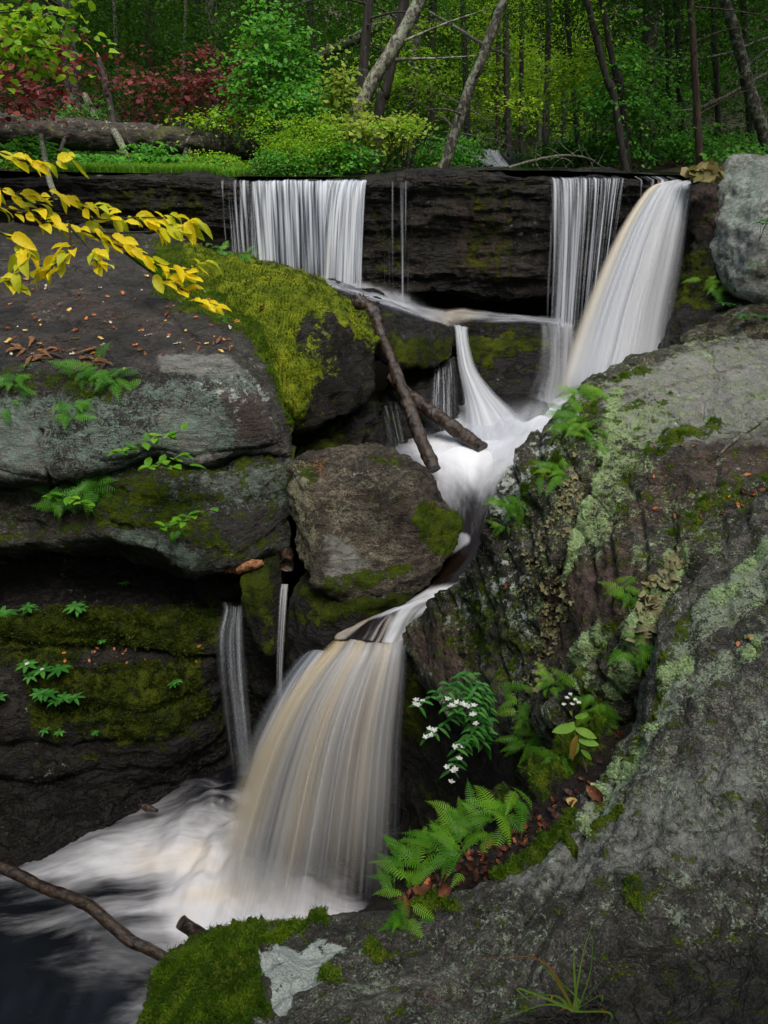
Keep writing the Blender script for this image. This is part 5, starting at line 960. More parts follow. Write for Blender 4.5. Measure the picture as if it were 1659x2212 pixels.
limb(sk, 'stem', [(88, 292, 9.20), (96, 335, 8.85), (106, 385, 8.32), (120, 425, 7.88)], [.03, .032, .034, .034], B_twig, rough=.006)
for lab, pts, rad in (('pale dead limb leaning left of the broken stake', [(183, 205, 11.2), (196, 235, 11.1), (210, 262, 11.0)], [.05, .06, .05]),
    ('long curving lichened branch reaching in from the right edge', [(1760, 120, 12.4), (1659, 158, 12.3), (1560, 212, 12.2), (1490, 238, 12.1), (1380, 232, 12.0)], [.04, .034, .026, .02, .006]),
    ('lichened branch across the upper right over the curving trunk', [(1760, 60, 12.6), (1659, 82, 12.5), (1560, 118, 12.4), (1450, 130, 12.3), (1390, 118, 12.3)], [.035, .03, .022, .015, .005]),
    ('thin arching pole over the ledge right of the distant cascade', [(1098, 362, 10.9), (1160, 345, 11), (1220, 336, 11.2), (1270, 342, 11.3), (1300, 360, 11.4)], [.022, .02, .018, .014, .008]),
    ('lichened dead bough sloping down from the middle trunk', [(925, 25, 12.9), (985, 60, 12.4), (1060, 105, 12), (1110, 120, 12)], [.03, .03, .025, .01]),
    ('crooked white branch hanging below the middle trunk', [(885, 212, 13), (950, 250, 12.6), (975, 275, 12.4), (980, 320, 12.4), (975, 350, 12.4)], [.02, .026, .024, .02, .008]),
    ('pale dead twigs spreading right of the middle trunk', [(900, 178, 13), (960, 205, 12.7), (1020, 240, 12.4), (1090, 285, 12.3)], [.016, .018, .014, .006]),
    ('leaning dead trunk behind the leaning pair', [(640, 165, 16.5), (700, 118, 16.3), (770, 82, 16), (860, 30, 16)], [.12, .13, .12, .1]),
    ('fine grey twig sprawling above the distant cascade', [(960, 285, 12.4), (1010, 290, 12.3), (1060, 300, 12.3), (1110, 318, 12.3)], [.014, .014, .012, .004]),
    ('short dead limb sticking from the tall pale trunk', [(1390, 12, 16.6), (1340, 25, 16), (1290, 52, 15.6), (1200, 70, 15.4)], [.04, .03, .02, .008])):
    db = empty('dead_branch', tuple(at(*pts[0]))); tag(db, lab, 'branch', 'dead branches in the wood')
    limb(db, 'bough', pts, rad, B_twig, seg=7, rough=.006)
    r = np.random.default_rng(int(pts[0][0])); C = cr(len(pts), 14) @ np.array([at(*p) for p in pts]); L = []
    for k in range(3, 13):
        for s in (1, -1):
            e = C[k] + np.array([r.uniform(-.35, .35), r.uniform(-.2, .2), s * r.uniform(.08, .32)]); L.append(tube([C[k], (C[k] + e) / 2 + r.normal(size=3) * .03, e], [.007, .005, .002], seg=4, N=6))
    for v, f in L: mesh('twig', v, f, B_twig, parent=db)
# ================================================================ logs, ferns, leaves, herbs in the gorge
UP = np.array([0, 0, 1.0])
def waterlog(label, pts, rad, mat, flat=1, name='driftwood_log', rough=.02, splint=0):
    r0 = empty(name, tuple(at(*pts[-1]))); tag(r0, label, 'log')
    v, f = tube([at(*p) for p in pts], rad, seg=28, N=130, rough=rough, rf=10, flat=flat); mesh('log_wood', v, f, mat, parent=r0)
    if splint:
        a = at(*pts[0]); L = []
        for k in range(9):
            o = np.array([RNG.normal() * rad[0] * .6, RNG.normal() * .03, 0]); L.append(tube([a + o - np.array([0, 0, .05]), a + o + np.array([RNG.normal() * .02 - .02, 0, RNG.uniform(.05, .16)])], [.016, .003], seg=5, N=5))
        for v, f in L: mesh('splinter', v, f, mat, parent=r0)
    return r0
waterlog('long wet log leaning steeply against the mossy boulder, upper end splintered', [(778, 655, 8.15), (806, 675, 8.05), (824, 725, 7.85), (850, 790, 7.6), (880, 870, 7.35), (908, 945, 7.15), (938, 1015, 7.0)], [.09, .08, .055, .062, .068, .068, .065], B_wet, splint=1)
waterlog('shorter dark log lying aslant into the white pool behind the long one', [(840, 815, 8.1), (890, 858, 8.0), (940, 895, 7.85), (990, 932, 7.7), (1043, 970, 7.5)], [.06, .07, .075, .078, .07], B_wet)
waterlog('dark bent branch lying over the lower pool to the near boulder', [(-120, 1830, 5.8), (0, 1872, 5.6), (90, 1915, 5.45), (170, 1945, 5.3), (215, 1975, 5.2), (280, 2030, 5.1), (340, 2060, 5.1), (560, 2180, 5.25)], [.044, .043, .042, .044, .042, .042, .038, .034], B_wet, name='driftwood_branch', rough=.006)
waterlog('short snapped stub of dark wood poking up behind the near moss', [(390, 1992, 4.9), (430, 2018, 4.95), (470, 2045, 5.05), (580, 2120, 5.35)], [.045, .047, .046, .045], B_wet, name='driftwood_stub', rough=.006, splint=0)
waterlog('splintered rust-brown wood wedged left of the block boulder', [(482, 1228, 6.3), (510, 1225, 6.25), (545, 1222, 6.2), (568, 1214, 6.2)], [.03, .055, .05, .02], B_orange, name='driftwood_stub', rough=.02)
waterlog('rounded black log end jammed above the thin cream trickle', [(618, 1190, 6.5), (620, 1205, 6.3), (620, 1222, 6.12)], [.05, .055, .055], B_wet, name='driftwood_stub')
waterlog('small dark snag lying at the foot of the lower cliff', [(300, 1738, 6.35), (318, 1744, 6.3), (340, 1752, 6.25)], [.015, .03, .012], B_wet, name='driftwood_stub')
tw = empty('fallen_twig', tuple(at(1555, 985, 3.5))); tag(tw, 'crooked lichened twig lying on the brown right slab', 'twig')
def on(x, y, names, lift=.004):
    h = hit(x, y, *names); return None if h is None else h[0] + h[1] * lift
ps = [on(x, y, ('bank_boulder',), .012) for x, y in ((1557, 985), (1580, 960), (1610, 935), (1659, 903), (1700, 880))]
v, f = tube(ps, [.006, .009, .009, .009, .008], seg=8, N=40, rough=.003, rf=20); mesh('twig_wood', v, f, B_twig, parent=tw)
# ---- ferns
L_fern = leaf_mat('fern_green', (.04, .16, .008), (.10, .27, .012), (.20, .38, .025), rough=.45, trans=.35)
L_fernd = leaf_mat('shaded_fern_green', (.03, .13, .012), (.06, .21, .018), (.11, .30, .025), rough=.45, trans=.3)
def frond_mesh(name, mat, npin=17, width=.17, seed=0, arch=1.0, slim=.62):
    r = np.random.default_rng(seed); V, Fc = [], []
    th = np.linspace(math.radians(48), math.radians(48 - 80 * arch), npin + 6); st_ = 1 / (npin + 5)
    C = np.concatenate([[[0, 0, 0]], np.cumsum(np.stack([np.cos(th), 0 * th, np.sin(th)], 1) * st_, 0)[:-1]]); C[:, 1] += .05 * np.sin(np.linspace(0, 2.5, len(C)) + seed)
    for k in range(len(C) - 1):                                   # stalk
        w = .009 * (1 - k / len(C)) + .002; o = len(V); V += [C[k] + (0, -w, .002), C[k] + (0, w, .002), C[k + 1] + (0, w * .9, .002), C[k + 1] + (0, -w * .9, .002)]; Fc.append([o, o + 1, o + 2, o + 3])
    for k in range(npin):
        i = k + 4; s = k / (npin - 1); L = width * (math.sin(math.pi * min(1, (s * .8 + .2)) ** .8) ** .8 * (1 - s * .35) + .05) * r.uniform(.85, 1.1); w = st_ * .60 * .5 * (1 - .3 * s)
        tg = C[min(i + 1, len(C) - 1)] - C[i]; tg = tg / np.linalg.norm(tg)
        for sd_ in (1, -1):
            d = np.array([0, sd_, 0]) * .93 + tg * .30 + np.array([0, 0, r.uniform(-.12, .1)]); d /= np.linalg.norm(d); a = np.array(tg) * w; dn = np.array([0, 0, -1.0]); o = len(V); b = C[i]
            V += [b - a * .9, b + d * L * .45 - a, b + d * L * .82 - a * .55 + dn * L * .10, b + d * L + dn * L * .20, b + d * L * .82 + a * .55 + dn * L * .10, b + d * L * .45 + a, b + a * .9, b + d * L * .5 + dn * -.004 * 1]
            Fc += [[o, o + 1, o + 7, o + 6], [o + 1, o + 2, o + 3, o + 7], [o + 7, o + 3, o + 4, o + 5], [o + 6, o + 7, o + 5]]
    V = np.array(V); ob = mesh(name, V, Fc, mat, origin=(0, 0, 0), attrs=dict(rnd=np.clip(np.full(len(V), .15 + .24 * (seed % 4)) + r.uniform(-.12, .12, len(V)), 0, 1)), smooth=True); me = ob.data; bpy.data.objects.remove(ob); return me
FR = [frond_mesh('frond', L_fern, seed=k, arch=.8 + .12 * k) for k in range(4)]
FD = [frond_mesh('frond', L_fernd, seed=10 + k, npin=14, width=.2, arch=.8 + .12 * k) for k in range(3)]
def rock_frame(p, nr, w=.55):
    """axes of a tuft growing out of a rock face: z leans out of the face and up to the light, x runs level along it"""
    c = -p / np.linalg.norm(p); z = nr * w + c * .45 + UP * .25; z /= np.linalg.norm(z); x = np.cross(UP, z); x = np.cross(np.cross(UP, c), [0, 0, 0]) if np.linalg.norm(x) < 1e-3 else x / np.linalg.norm(x); y = np.cross(z, x)
    return Matrix((tuple(x), tuple(y), tuple(z))).transposed().to_quaternion()
def fern(label, x, y, n, size, rocks, spread=(-3.0, .2), meshes=FR, lean=0, group='ferns on the rocks', t=None, seed=0, elev=None, fan=.0):
    if t is None:
        h = hit(x, y, *rocks)
        if h is None: print('no hit', label); return
        p, nr = h
    else: p, nr = at(x, y, t), np.array([0, 0, 1.0])
    root = empty('fern', tuple(p)); tag(root, label, 'fern', group); r = np.random.default_rng(seed + int(x)); root.rotation_mode = 'QUATERNION'; root.rotation_quaternion = rock_frame(p, nr)
    n = int(n * 1.7) if n > 1 else 1; lo, hi = spread; lo -= .35; hi += .45
    for k in range(n):
        o = bpy.data.objects.new('frond', meshes[r.integers(len(meshes))]); COL.objects.link(o); o.parent = root
        az = lo + (hi - lo) * (k + r.uniform(.1, .9)) / n; s = size * r.uniform(.7, 1.25); el = (elev or 0) * .3 + r.uniform(-.35, .3)
        o.location = (r.normal() * size * (.22 + fan), r.normal() * size * .22, r.uniform(0, .08) * size); o.rotation_euler = (r.uniform(-.4, .4), -el, az); o.scale = (s, s, s)
    return root
bk = ('bank_boulder', 'gully_rock', 'gully_soil', 'near_boulder')
# around the right bank
for a in (('lush fern tuft crowning the right bank beside the foam', 1268, 850, 9, .20, bk, (-3.3, -.2)), ('hanging fern just below the crowning tuft', 1248, 905, 9, .19, bk, (-3.0, -1.0)), ('small fern at the very edge over the white pool', 1235, 880, 5, .15, bk, (-3.4, -1.4)), ('darker fern under the crowning tufts', 1262, 935, 7, .17, bk, (-2.6, -.9)),
          ('fern halfway down the right bank edge', 1212, 1022, 9, .17, bk, (-3.3, -.6)), ('fern by white lichen above the dark channel', 1112, 1090, 9, .15, bk, (-3.2, -.2)), ('tiny fern on the rim left of the channel fern', 1078, 1085, 4, .11, bk, (-3.2, -1.2)), ('little fern low on the rim over the channel', 1085, 1135, 4, .11, bk, (-3.0, -.8)),
          ('small fern growing beside the curled tan lichen', 1352, 1282, 7, .13, bk, (-3.4, .3)), ('fern beneath the curled tan lichen', 1385, 1400, 6, .14, bk, (-2.9, -.2)), ('fern on the shadowed face over the gully', 1138, 1520, 7, .15, bk, (-3.2, -.3)), ('drooping fern below the shadowed one', 1150, 1590, 8, .15, bk, (-2.6, -.6)), ('fern tucked under the overhang right of it', 1195, 1475, 6, .13, bk, (-3.0, -.2)),
          ('pale fern behind the tall aster', 1290, 1525, 8, .16, bk, (-3.0, .4)), ('fern beneath the tall aster', 1212, 1640, 5, .13, bk, (-2.8, -.4))):
    fern(*a[:6], spread=a[6])
# the line of ferns in the gully
for a in (('upright pale-backed fern standing tallest in the gully', 1120, 1730, 1, 0.163, (1.35, 1.6), .6), ('broad arching fern left of the tallest one', 1085, 1755, 8, 0.170, (-3.3, -1.2), .3), ('dense fern clump in the middle of the gully', 1025, 1790, 9, 0.185, (-3.3, -1.0), .2), ('long-fronded fern pointing left over the drop', 955, 1815, 9, 0.200, (-3.5, -1.4), .2),
          ('fern spilling over the gully lip by the fall', 925, 1870, 9, 0.185, (-3.6, -1.5), .1), ('low fern nearest the foot of the lower fall', 875, 1925, 8, 0.163, (-3.6, -1.6), 0), ('lowest fern beside the near boulder moss', 858, 1975, 7, 0.133, (-3.4, -1.8), 0), ('fern behind the dead leaves', 990, 1840, 6, 0.148, (-3.0, -.6), .2), ('second fern right of the middle clump', 1060, 1800, 6, 0.141, (-2.8, -.2), .3)):
    fern(a[0], a[1], a[2], a[3], a[4], ('gully_soil', 'near_boulder'), spread=a[5], elev=a[6], group='ferns in the gully')
lf_ = ('rock_slab', 'rock_block', 'rock_cliff')
for a in (('fern on the slab edge below the bark pile', 190, 815, 9, .26, (-3.4, .2)), ('fern hanging on the pale face under the bark pile', 160, 880, 7, .24, (-3.0, -.1)), ('fern at the far left of the slab edge', 40, 820, 8, .24, (-3.2, 0)), ('drooping little fern by the left picture side', 20, 880, 4, .18, (-2.6, -.6)), ('fern beside the first on the slab edge', 235, 820, 7, .26, (-2.6, .4)),
          ('big fern in the crack below the pale face', 205, 1040, 11, .34, (-3.2, .2)), ('bushy fern left of the crack fern', 150, 1070, 11, .28, (-3.3, .0)), ('fern on the moss crest of the slab by the curtain fall', 470, 548, 5, .22, (-3.0, .2)), ('fern on the crest left of the curtain fall', 530, 552, 6, .22, (-3.0, .2)), ('tiny fern below the hanging leaves', 375, 1135, 5, .16, (-2.9, -.2)),
          ('little fern on the moss beneath the yellow leaves', 455, 665, 5, .14, (-3.0, 0)), ('small fern at the moss seam', 480, 690, 4, .12, (-3.0, 0))):
    fern(*a[:5], rocks=lf_ + ('mossy_boulder',), spread=a[5], meshes=FD)
fern('yellow-green fern on the dark rock below the pale boulder', 1535, 625, 7, .30, ('corner_rock', 'splash_boulder', 'low_bank_boulder'), spread=(-2.6, -.4))
# ---- whorled leafy herbs
L_herb = leaf_mat('herb_leaf', (.02, .10, .015), (.045, .18, .03), (.09, .26, .05), rough=.4, trans=.3)
L_petal = leaf_mat('white_petal', (.5, .5, .5), (.65, .65, .62), (.75, .75, .7), trans=.3)
def blade(b, d, up, L, w, seg=4, droop=.3, fold=.15):
    """pointed leaf from b along d"""
    d = d / np.linalg.norm(d); s = np.cross(d, up); s /= np.linalg.norm(s) + 1e-9; n = np.cross(s, d); V = []; k = seg
    for i in range(k + 1):
        u = i / k; ww = w * math.sin(math.pi * min(.98, .06 + u * .94)) ** .75 if i < k else w * .03; c = b + d * L * u - up * L * droop * u * u
        V += [c + s * ww + n * ww * fold * 2, c, c - s * ww + n * ww * fold * 2]
    Fc = []
    for i in range(k):
        o = i * 3; Fc += [[o, o + 3, o + 4, o + 1], [o + 1, o + 4, o + 5, o + 2]]
    return np.array(V), Fc

def whorl(c, n, L, w, r, tilt=.15, droop=.25):
    a0 = r.uniform(0, 6.28); return [blade(c, np.array([math.cos(a0 + 6.28 * k / n), math.sin(a0 + 6.28 * k / n), tilt + r.uniform(-.15, .2)]), UP, L * r.uniform(.75, 1.15), w, droop=droop) for k in range(n)]
def rn(parts, r): return np.concatenate([np.full(len(v), r.uniform(0, 1)) for v, f in parts])
def herb(label, x, y, rocks, n=1, L=.07, stem=.05, seed=0, flowers=0, name='whorled_herb', mat=None, out=.05, group='small whorled herbs on the dark cliff', t=None):
    h = hit(x, y, *rocks) if t is None else (at(x, y, t), np.array([0, -1, .3]))
    if h is None: print('no hit', label); return
    p, nr = h; root = empty(name, tuple(p)); tag(root, label, 'plant', group); r = np.random.default_rng(int(x + y) + seed)
    for k in range(n):
        top = p + nr * out * r.uniform(.6, 1.3) + np.array([r.normal() * L * .9 * (n > 1), -.02, stem * r.uniform(.6, 1.2)])
        v, f = tube([p, (p + top) / 2 + nr * .01, top], [.003, .0025, .002], seg=5, N=6); mesh('stem', v, f, L_herb, parent=root)
        wl = whorl(top, 7, L, L * .17, r); v, f = join(wl); mesh('leaf_whorl', v, f, mat or L_herb, parent=root, attrs=dict(rnd=rn(wl, r)))
        if k < flowers:
            wl = whorl(top + UP * .012, 6, L * .22, L * .07, r, tilt=.5); v, f = join(wl); mesh('flower', v, f, L_petal, parent=root, attrs=dict(rnd=rn(wl, r)))
    return root
cl = ('rock_cliff', 'rock_block', 'gorge_wall_rock')
for k, (lab, x, y, n, fl, L) in enumerate((('yellow-tinged whorl of leaves under the arched block', 137, 1205, 2, 0, .11), ('single green whorl at the left edge below the block', 8, 1225, 1, 0, .12), ('green whorl at the left edge over the mossy step', 14, 1338, 2, 0, .13), ('paired small whorls on the upper mossy step', 75, 1326, 2, 0, .09), ('white-flowered whorl on the upper mossy step', 145, 1325, 2, 1, .12),
     ('topmost whorl of the flowering group on the left moss', 72, 1440, 1, 1, .12), ('broad flowering whorl right of the topmost one', 122, 1448, 2, 1, .12), ('little whorl under the topmost one', 80, 1468, 1, 0, .09), ('leafy pair at the bottom of the flowering group', 100, 1500, 3, 0, .11), ('row of whorls ending the flowering group', 155, 1508, 3, 0, .09),
     ('tiny lone herb on the mossy face', 385, 1482, 2, 0, .06), ('small herb near the cliff recess', 273, 1272, 1, 0, .06), ('tiny herb in the dark moss, middle of the cliff', 222, 1386, 1, 0, .05), ('small lower herb on the dark cliff', 120, 1583, 2, 0, .06), ('tiniest herb right of the lower one', 215, 1582, 1, 0, .05), ('green whorl cut by the left edge, lower down', 5, 1508, 1, 0, .1))):
    herb(lab, x, y, cl, n, L, seed=k, flowers=fl, mat=L_maple if k == 0 else None)
herb('leafy herb growing on dark rock under the pale boulder', 1548, 668, ('corner_rock', 'splash_boulder', 'low_bank_boulder'), 3, .10, group='herbs by the pale boulder'); herb('leafy herb on the low grey bank rock at right', 1615, 700, ('low_bank_boulder', 'corner_rock'), 5, .09, group='herbs by the pale boulder')
herb('thin green herb hanging before the pale boulder', 1640, 520, ('pale_boulder',), 3, .10, out=.2, group='herbs by the pale boulder'); herb('green leaves low beside the pale boulder', 1650, 590, ('pale_boulder',), 3, .09, out=.2, group='herbs by the pale boulder'); herb('herb on the black splash rock', 1450, 600, ('corner_rock', 'splash_boulder'), 5, .07, group='herbs by the pale boulder')
# leafy twigs hanging over the left block
for lab, p0, pts, n, L in (('bright green leaf spray over the crack in the pale face', (330, 1000), [(395, 930, 5.8), (340, 945, 5.75), (290, 965, 5.7), (255, 978, 5.7)], 20, .11), ('bright green leaf spray across the mossy block', (330, 1000), [(385, 985, 5.8), (360, 1000, 5.75), (320, 1010, 5.7), (410, 1005, 5.7)], 18, .12), ('small green sprig right of the mossy block', (420, 1150), [(385, 1130, 5.8), (420, 1110, 5.7), (462, 1098, 5.65)], 10, .09), ('small green sprig low on the mossy block', (350, 1150), [(350, 1140, 5.9), (375, 1128, 5.8), (400, 1128, 5.75)], 9, .10), ('green tuft among the ferns at the block crack', (120, 1060), [(110, 1075, 5.8), (140, 1070, 5.75), (185, 1090, 5.75)], 16, .10)):
    root = empty('leafy_sprig', tuple(at(*pts[0]))); tag(root, lab, 'plant', 'leafy sprigs on the left rocks'); r = np.random.default_rng(n + abs(int(pts[0][0]))); C = cr(len(pts), n) @ np.array([at(*p) for p in pts])
    v, f = tube(C[::3], [.004] * len(C[::3]), seg=5); mesh('stem', v, f, B_twig, parent=root)
    wl = [blade(c, np.array([r.normal(), r.normal() * .5 - .3, r.uniform(-.2, .4)]), UP, L * r.uniform(.7, 1.1), L * .27, droop=.2) for c in C]
    v, f = join(wl); mesh('foliage', v, f, L_fern, parent=root, attrs=dict(rnd=rn(wl, r)))
# ---- the two taller plants in the gully
root = empty('flowering_bush', tuple(at(1060, 1640, 3.2))); tag(root, 'bushy plant with white star flowers leaning out beside the lower fall', 'plant'); r = np.random.default_rng(8); n0 = 0
for k in range(11):
    e = (r.uniform(900, 1030), r.uniform(1500, 1665)); e = (e[0], e[1]) if k else (925, 1590)
    pts = [at(1060, 1640, 3.2), at((1060 + e[0]) / 2 + 10, min(1640, e[1]) - 45, 3.05), at(e[0], e[1], 2.95)]
    v, f = tube(pts, [.003, .0025, .0015], seg=5, N=14); mesh('stem', v, f, L_herb, parent=root); C = cr(3, 15) @ np.array(pts)
    wl = [blade(C[i], np.array([s * r.uniform(.4, 1), r.uniform(-.7, .2), r.uniform(-.4, .3)]), UP, .048 * r.uniform(.7, 1.15), .0085, droop=.45) for i in range(4, 15) for s in (1, -1)]
    v, f = join(wl); mesh('foliage', v, f, L_herb, parent=root, attrs=dict(rnd=rn(wl, r)))
    if k % 2 == 0 or k == 3:
        for _ in range(4): wl = whorl(C[-1] + r.normal(size=3) * .016 + UP * .01, 5, .019, .005, r, tilt=.6, droop=.1); v, f = join(wl); mesh('flower', v, f, L_petal, parent=root, attrs=dict(rnd=rn(wl, r)))
root = empty('aster_plant', tuple(at(1280, 1700, 2.55))); tag(root, 'tall single plant with broad leaves and small white flower heads over the gully', 'plant')
pts = [at(1285, 1715, 2.55), at(1262, 1650, 2.6), at(1245, 1580, 2.62), at(1232, 1535, 2.62)]; v, f = tube(pts, [.004, .0035, .003, .002], seg=6, N=24); mesh('stem', v, f, B_red, parent=root)
L_ast = leaf_mat('aster_leaf', (.08, .20, .02), (.14, .30, .03), (.24, .40, .06), trans=.35)
for (x, y, dx, dz, L) in ((1243, 1570, -1, .05, .125), (1243, 1575, 1, -.25, .11), (1240, 1560, -.6, -.5, .09), (1242, 1550, .8, .5, .07), (1250, 1600, 1, .05, .10), (1250, 1605, -.5, -.9, .09), (1236, 1545, -.4, .8, .05), (1255, 1620, .8, -.6, .07)):
    v, f = blade(at(x, y, 2.6), np.array([dx, -.3, dz]), np.array([0, -.5, .85]), L * .75, L * .15, seg=6, droop=.12); mesh('leaf', v, f, L_ast, parent=root, attrs=dict(rnd=np.full(len(v), r.uniform(.2, 1))))
v, f = blade(at(1248, 1590, 2.58), np.array([-.25, -.3, -.9]), np.array([-1, -.3, 0.1]), .1, .02, seg=6, droop=.1); mesh('yellowing_leaf', v, f, leaf_mat('yellowing_leaf', (.4, .2, .04), (.45, .28, .06), (.5, .3, .1)), parent=root, attrs=dict(rnd=np.full(len(v), .5)))
for (x, y) in ((1225, 1508), (1243, 1512), (1218, 1522), (1236, 1522), (1250, 1518), (1232, 1500)):
    v, f = tube([at(1234, 1540, 2.62), at(x, y, 2.6)], [.0016, .001], seg=4, N=4); mesh('flower_stalk', v, f, B_red, parent=root)
    wl = whorl(at(x, y, 2.6), 9, .011, .002, r, tilt=.4, droop=.1); v, f = join(wl); mesh('flower', v, f, L_petal, parent=root, attrs=dict(rnd=rn(wl, r)))
# ---- grass tuft in the foreground
root = empty('grass_tuft', tuple(at(1240, 2180, 1.52))); tag(root, 'grass tuft with green and orange blades on the near rock', 'grass tuft')
Lo = leaf_mat('dry_blade', (.18, .09, .02), (.26, .14, .03), (.32, .2, .06)); Lg = leaf_mat('green_blade', (.05, .12, .01), (.09, .19, .02), (.15, .24, .04))
for k, (x1, y1, x2, y2, o) in enumerate(((1262, 2050, 1290, 1975, 0), (1170, 2075, 1050, 2070, 1), (1240, 2080, 1240, 2030, 0), (1120, 2135, 1160, 2175, 0), (1300, 2150, 1290, 2190, 0), (1200, 2115, 1165, 2080, 0), (1275, 2100, 1282, 2000, 0), (1180, 2170, 1070, 2205, 0), (1290, 2130, 1310, 2110, 0), (1215, 2180, 1160, 2230, 1), (1250, 2160, 1210, 2120, 0), (1320, 2190, 1300, 2240, 0), (1195, 2150, 1090, 2160, 0))):
    a, m_, e = at(1238 + k % 4 * 4, 2185, 1.5), at(x1, y1, 1.5), at(x2, y2, 1.5); C = cr(3, 16) @ np.array([a, m_, e]); s = np.array([.7, .3, .5]) * .0036; V = []
    for i, c in enumerate(C): q = 1 - (i / 15) ** 1.5 + .05; V += [c - s * q, c + np.array([0, .0012, 0]), c + s * q]
    Fc = [x for i in range(15) for x in ([i * 3, i * 3 + 3, i * 3 + 4, i * 3 + 1], [i * 3 + 1, i * 3 + 4, i * 3 + 5, i * 3 + 2])]
    mesh('blade', V, Fc, Lo if o else Lg, parent=root, attrs=dict(rnd=np.full(len(V), r.uniform(0, 1))))
# ---- overhanging yellow branch
L_yel = leaf_mat('yellow_leaf', (.70, .46, .006), (.92, .72, .014), (.85, .80, .05), rough=.45, trans=.45)
L_yg = leaf_mat('yellow_green_leaf', (.50, .45, .012), (.65, .62, .02), (.45, .55, .03), rough=.45, trans=.45)
def birch_leaf(seed):
    n = 10; V = []; Fc = []
    for i in range(n + 1):
        u = i / n; w = .25 * math.sin(math.pi * u ** .82) ** .72 * (1 + .03 * ((i % 2) * 2 - 1)) if 0 < i < n else .004; z = .14 * math.sin(u * 3 + seed) - .22 * u * u; y0 = .05 * math.sin(2.2 * u + seed)
        V += [(u, y0 + w, z + .30 * w + .012 * (i % 2)), (u, y0 + w * .5, z + .16 * w), (u, y0, z), (u, y0 - w * .5, z + .16 * w), (u, y0 - w, z + .30 * w + .012 * (i % 2))]
    for i in range(n):
        for j in range(4): o = i * 5 + j; Fc.append([o, o + 5, o + 6, o + 1])
    return V, Fc
BL = []
for k in range(6):
    V, Fc = birch_leaf(k * 1.3); ob = mesh('leaf', V, Fc, (L_yel, L_yel, L_yg)[k % 3], origin=(0, 0, 0), attrs=dict(rnd=np.linspace(.1 + .12 * k, .6 + .06 * k, len(V)))); BL.append(ob.data); bpy.data.objects.remove(ob)
yb = empty('yellow_branch', tuple(at(-60, 470, 1.8))); tag(yb, 'overhanging beech branch with bright yellow leaves at the upper left', 'branch'); r = np.random.default_rng(21); cnt = 0
B_ytwig = bark_mat('dark_twig', (.02, .012, .01), (.06, .04, .03), 0)
for bi, (pts, nl, step0) in enumerate((([(-120, 395, 1.7), (-20, 330, 1.72), (60, 350, 1.75), (150, 345, 1.78)], 6, .45), ([(-120, 395, 1.8), (-30, 400, 1.8), (60, 425, 1.82), (150, 430, 1.85), (235, 462, 1.85)], 13, .2), ([(-120, 440, 1.75), (40, 455, 1.8), (110, 480, 1.82), (200, 505, 1.85), (270, 525, 1.88)], 15, .15),
                       ([(60, 450, 1.85), (200, 472, 1.88), (300, 470, 1.9), (370, 470, 1.9)], 9, .3), ([(180, 498, 1.85), (290, 548, 1.88), (370, 585, 1.9), (440, 572, 1.92)], 11, .2), ([(150, 485, 1.8), (150, 540, 1.8), (120, 570, 1.78), (95, 595, 1.78)], 9, .3),
                       ([(-80, 480, 1.7), (20, 510, 1.72), (60, 550, 1.72), (20, 600, 1.7)], 8, .3), ([(-80, 575, 1.7), (-10, 600, 1.7), (30, 612, 1.7)], 3, .4), ([(270, 545, 1.9), (330, 590, 1.9), (385, 620, 1.92), (430, 652, 1.93), (455, 664, 1.94)], 9, .3), ([(200, 505, 1.85), (330, 500, 1.9), (390, 490, 1.9), (415, 485, 1.9)], 8, .35), ([(150, 490, 1.8), (195, 540, 1.8), (212, 575, 1.8)], 5, .5))):
    if bi in (3, 5, 8):
        yb = empty('yellow_branch', tuple(at(*pts[0]))); cnt = 0; tag(yb, {3: 'yellow-leaved bough reaching furthest right over the mossy slab shoulder', 5: 'lowest yellow-leaved bough at the left picture edge', 8: 'yellow-leaved sprigs hanging lowest over the dark slab'}[bi], 'branch')
    C = cr(len(pts), 40) @ np.array([at(*p) for p in pts]); v, f = tube(C[::4], list(np.linspace(.0035, .0012, len(C[::4]))), seg=6, N=40, rough=.0006, rf=60); mesh('twig', v, f, B_ytwig, parent=yb)
    nl = int(nl * 2.4)
    for k in range(nl):
        if cnt >= 100: break
        i = int((step0 + (1 - step0) * k / max(1, nl - 1)) * 39); tg = C[min(i + 1, 39)] - C[max(i - 1, 0)]; az = math.atan2(tg[1], tg[0]) + (1 if k % 2 else -1) * r.uniform(.2, 1.0)
        if k == nl - 1: az = math.atan2(tg[1], tg[0])
        o = bpy.data.objects.new('leaf', BL[r.integers(6)]); COL.objects.link(o); o.parent = yb; o.location = tuple(C[i] + r.normal(size=3) * .006 - np.array(yb.location)); s = .046 * r.uniform(.65, 1.35); o.scale = (s, s, s); o.rotation_euler = (r.uniform(-.5, .9), r.uniform(-.1, .8), az); cnt += 1
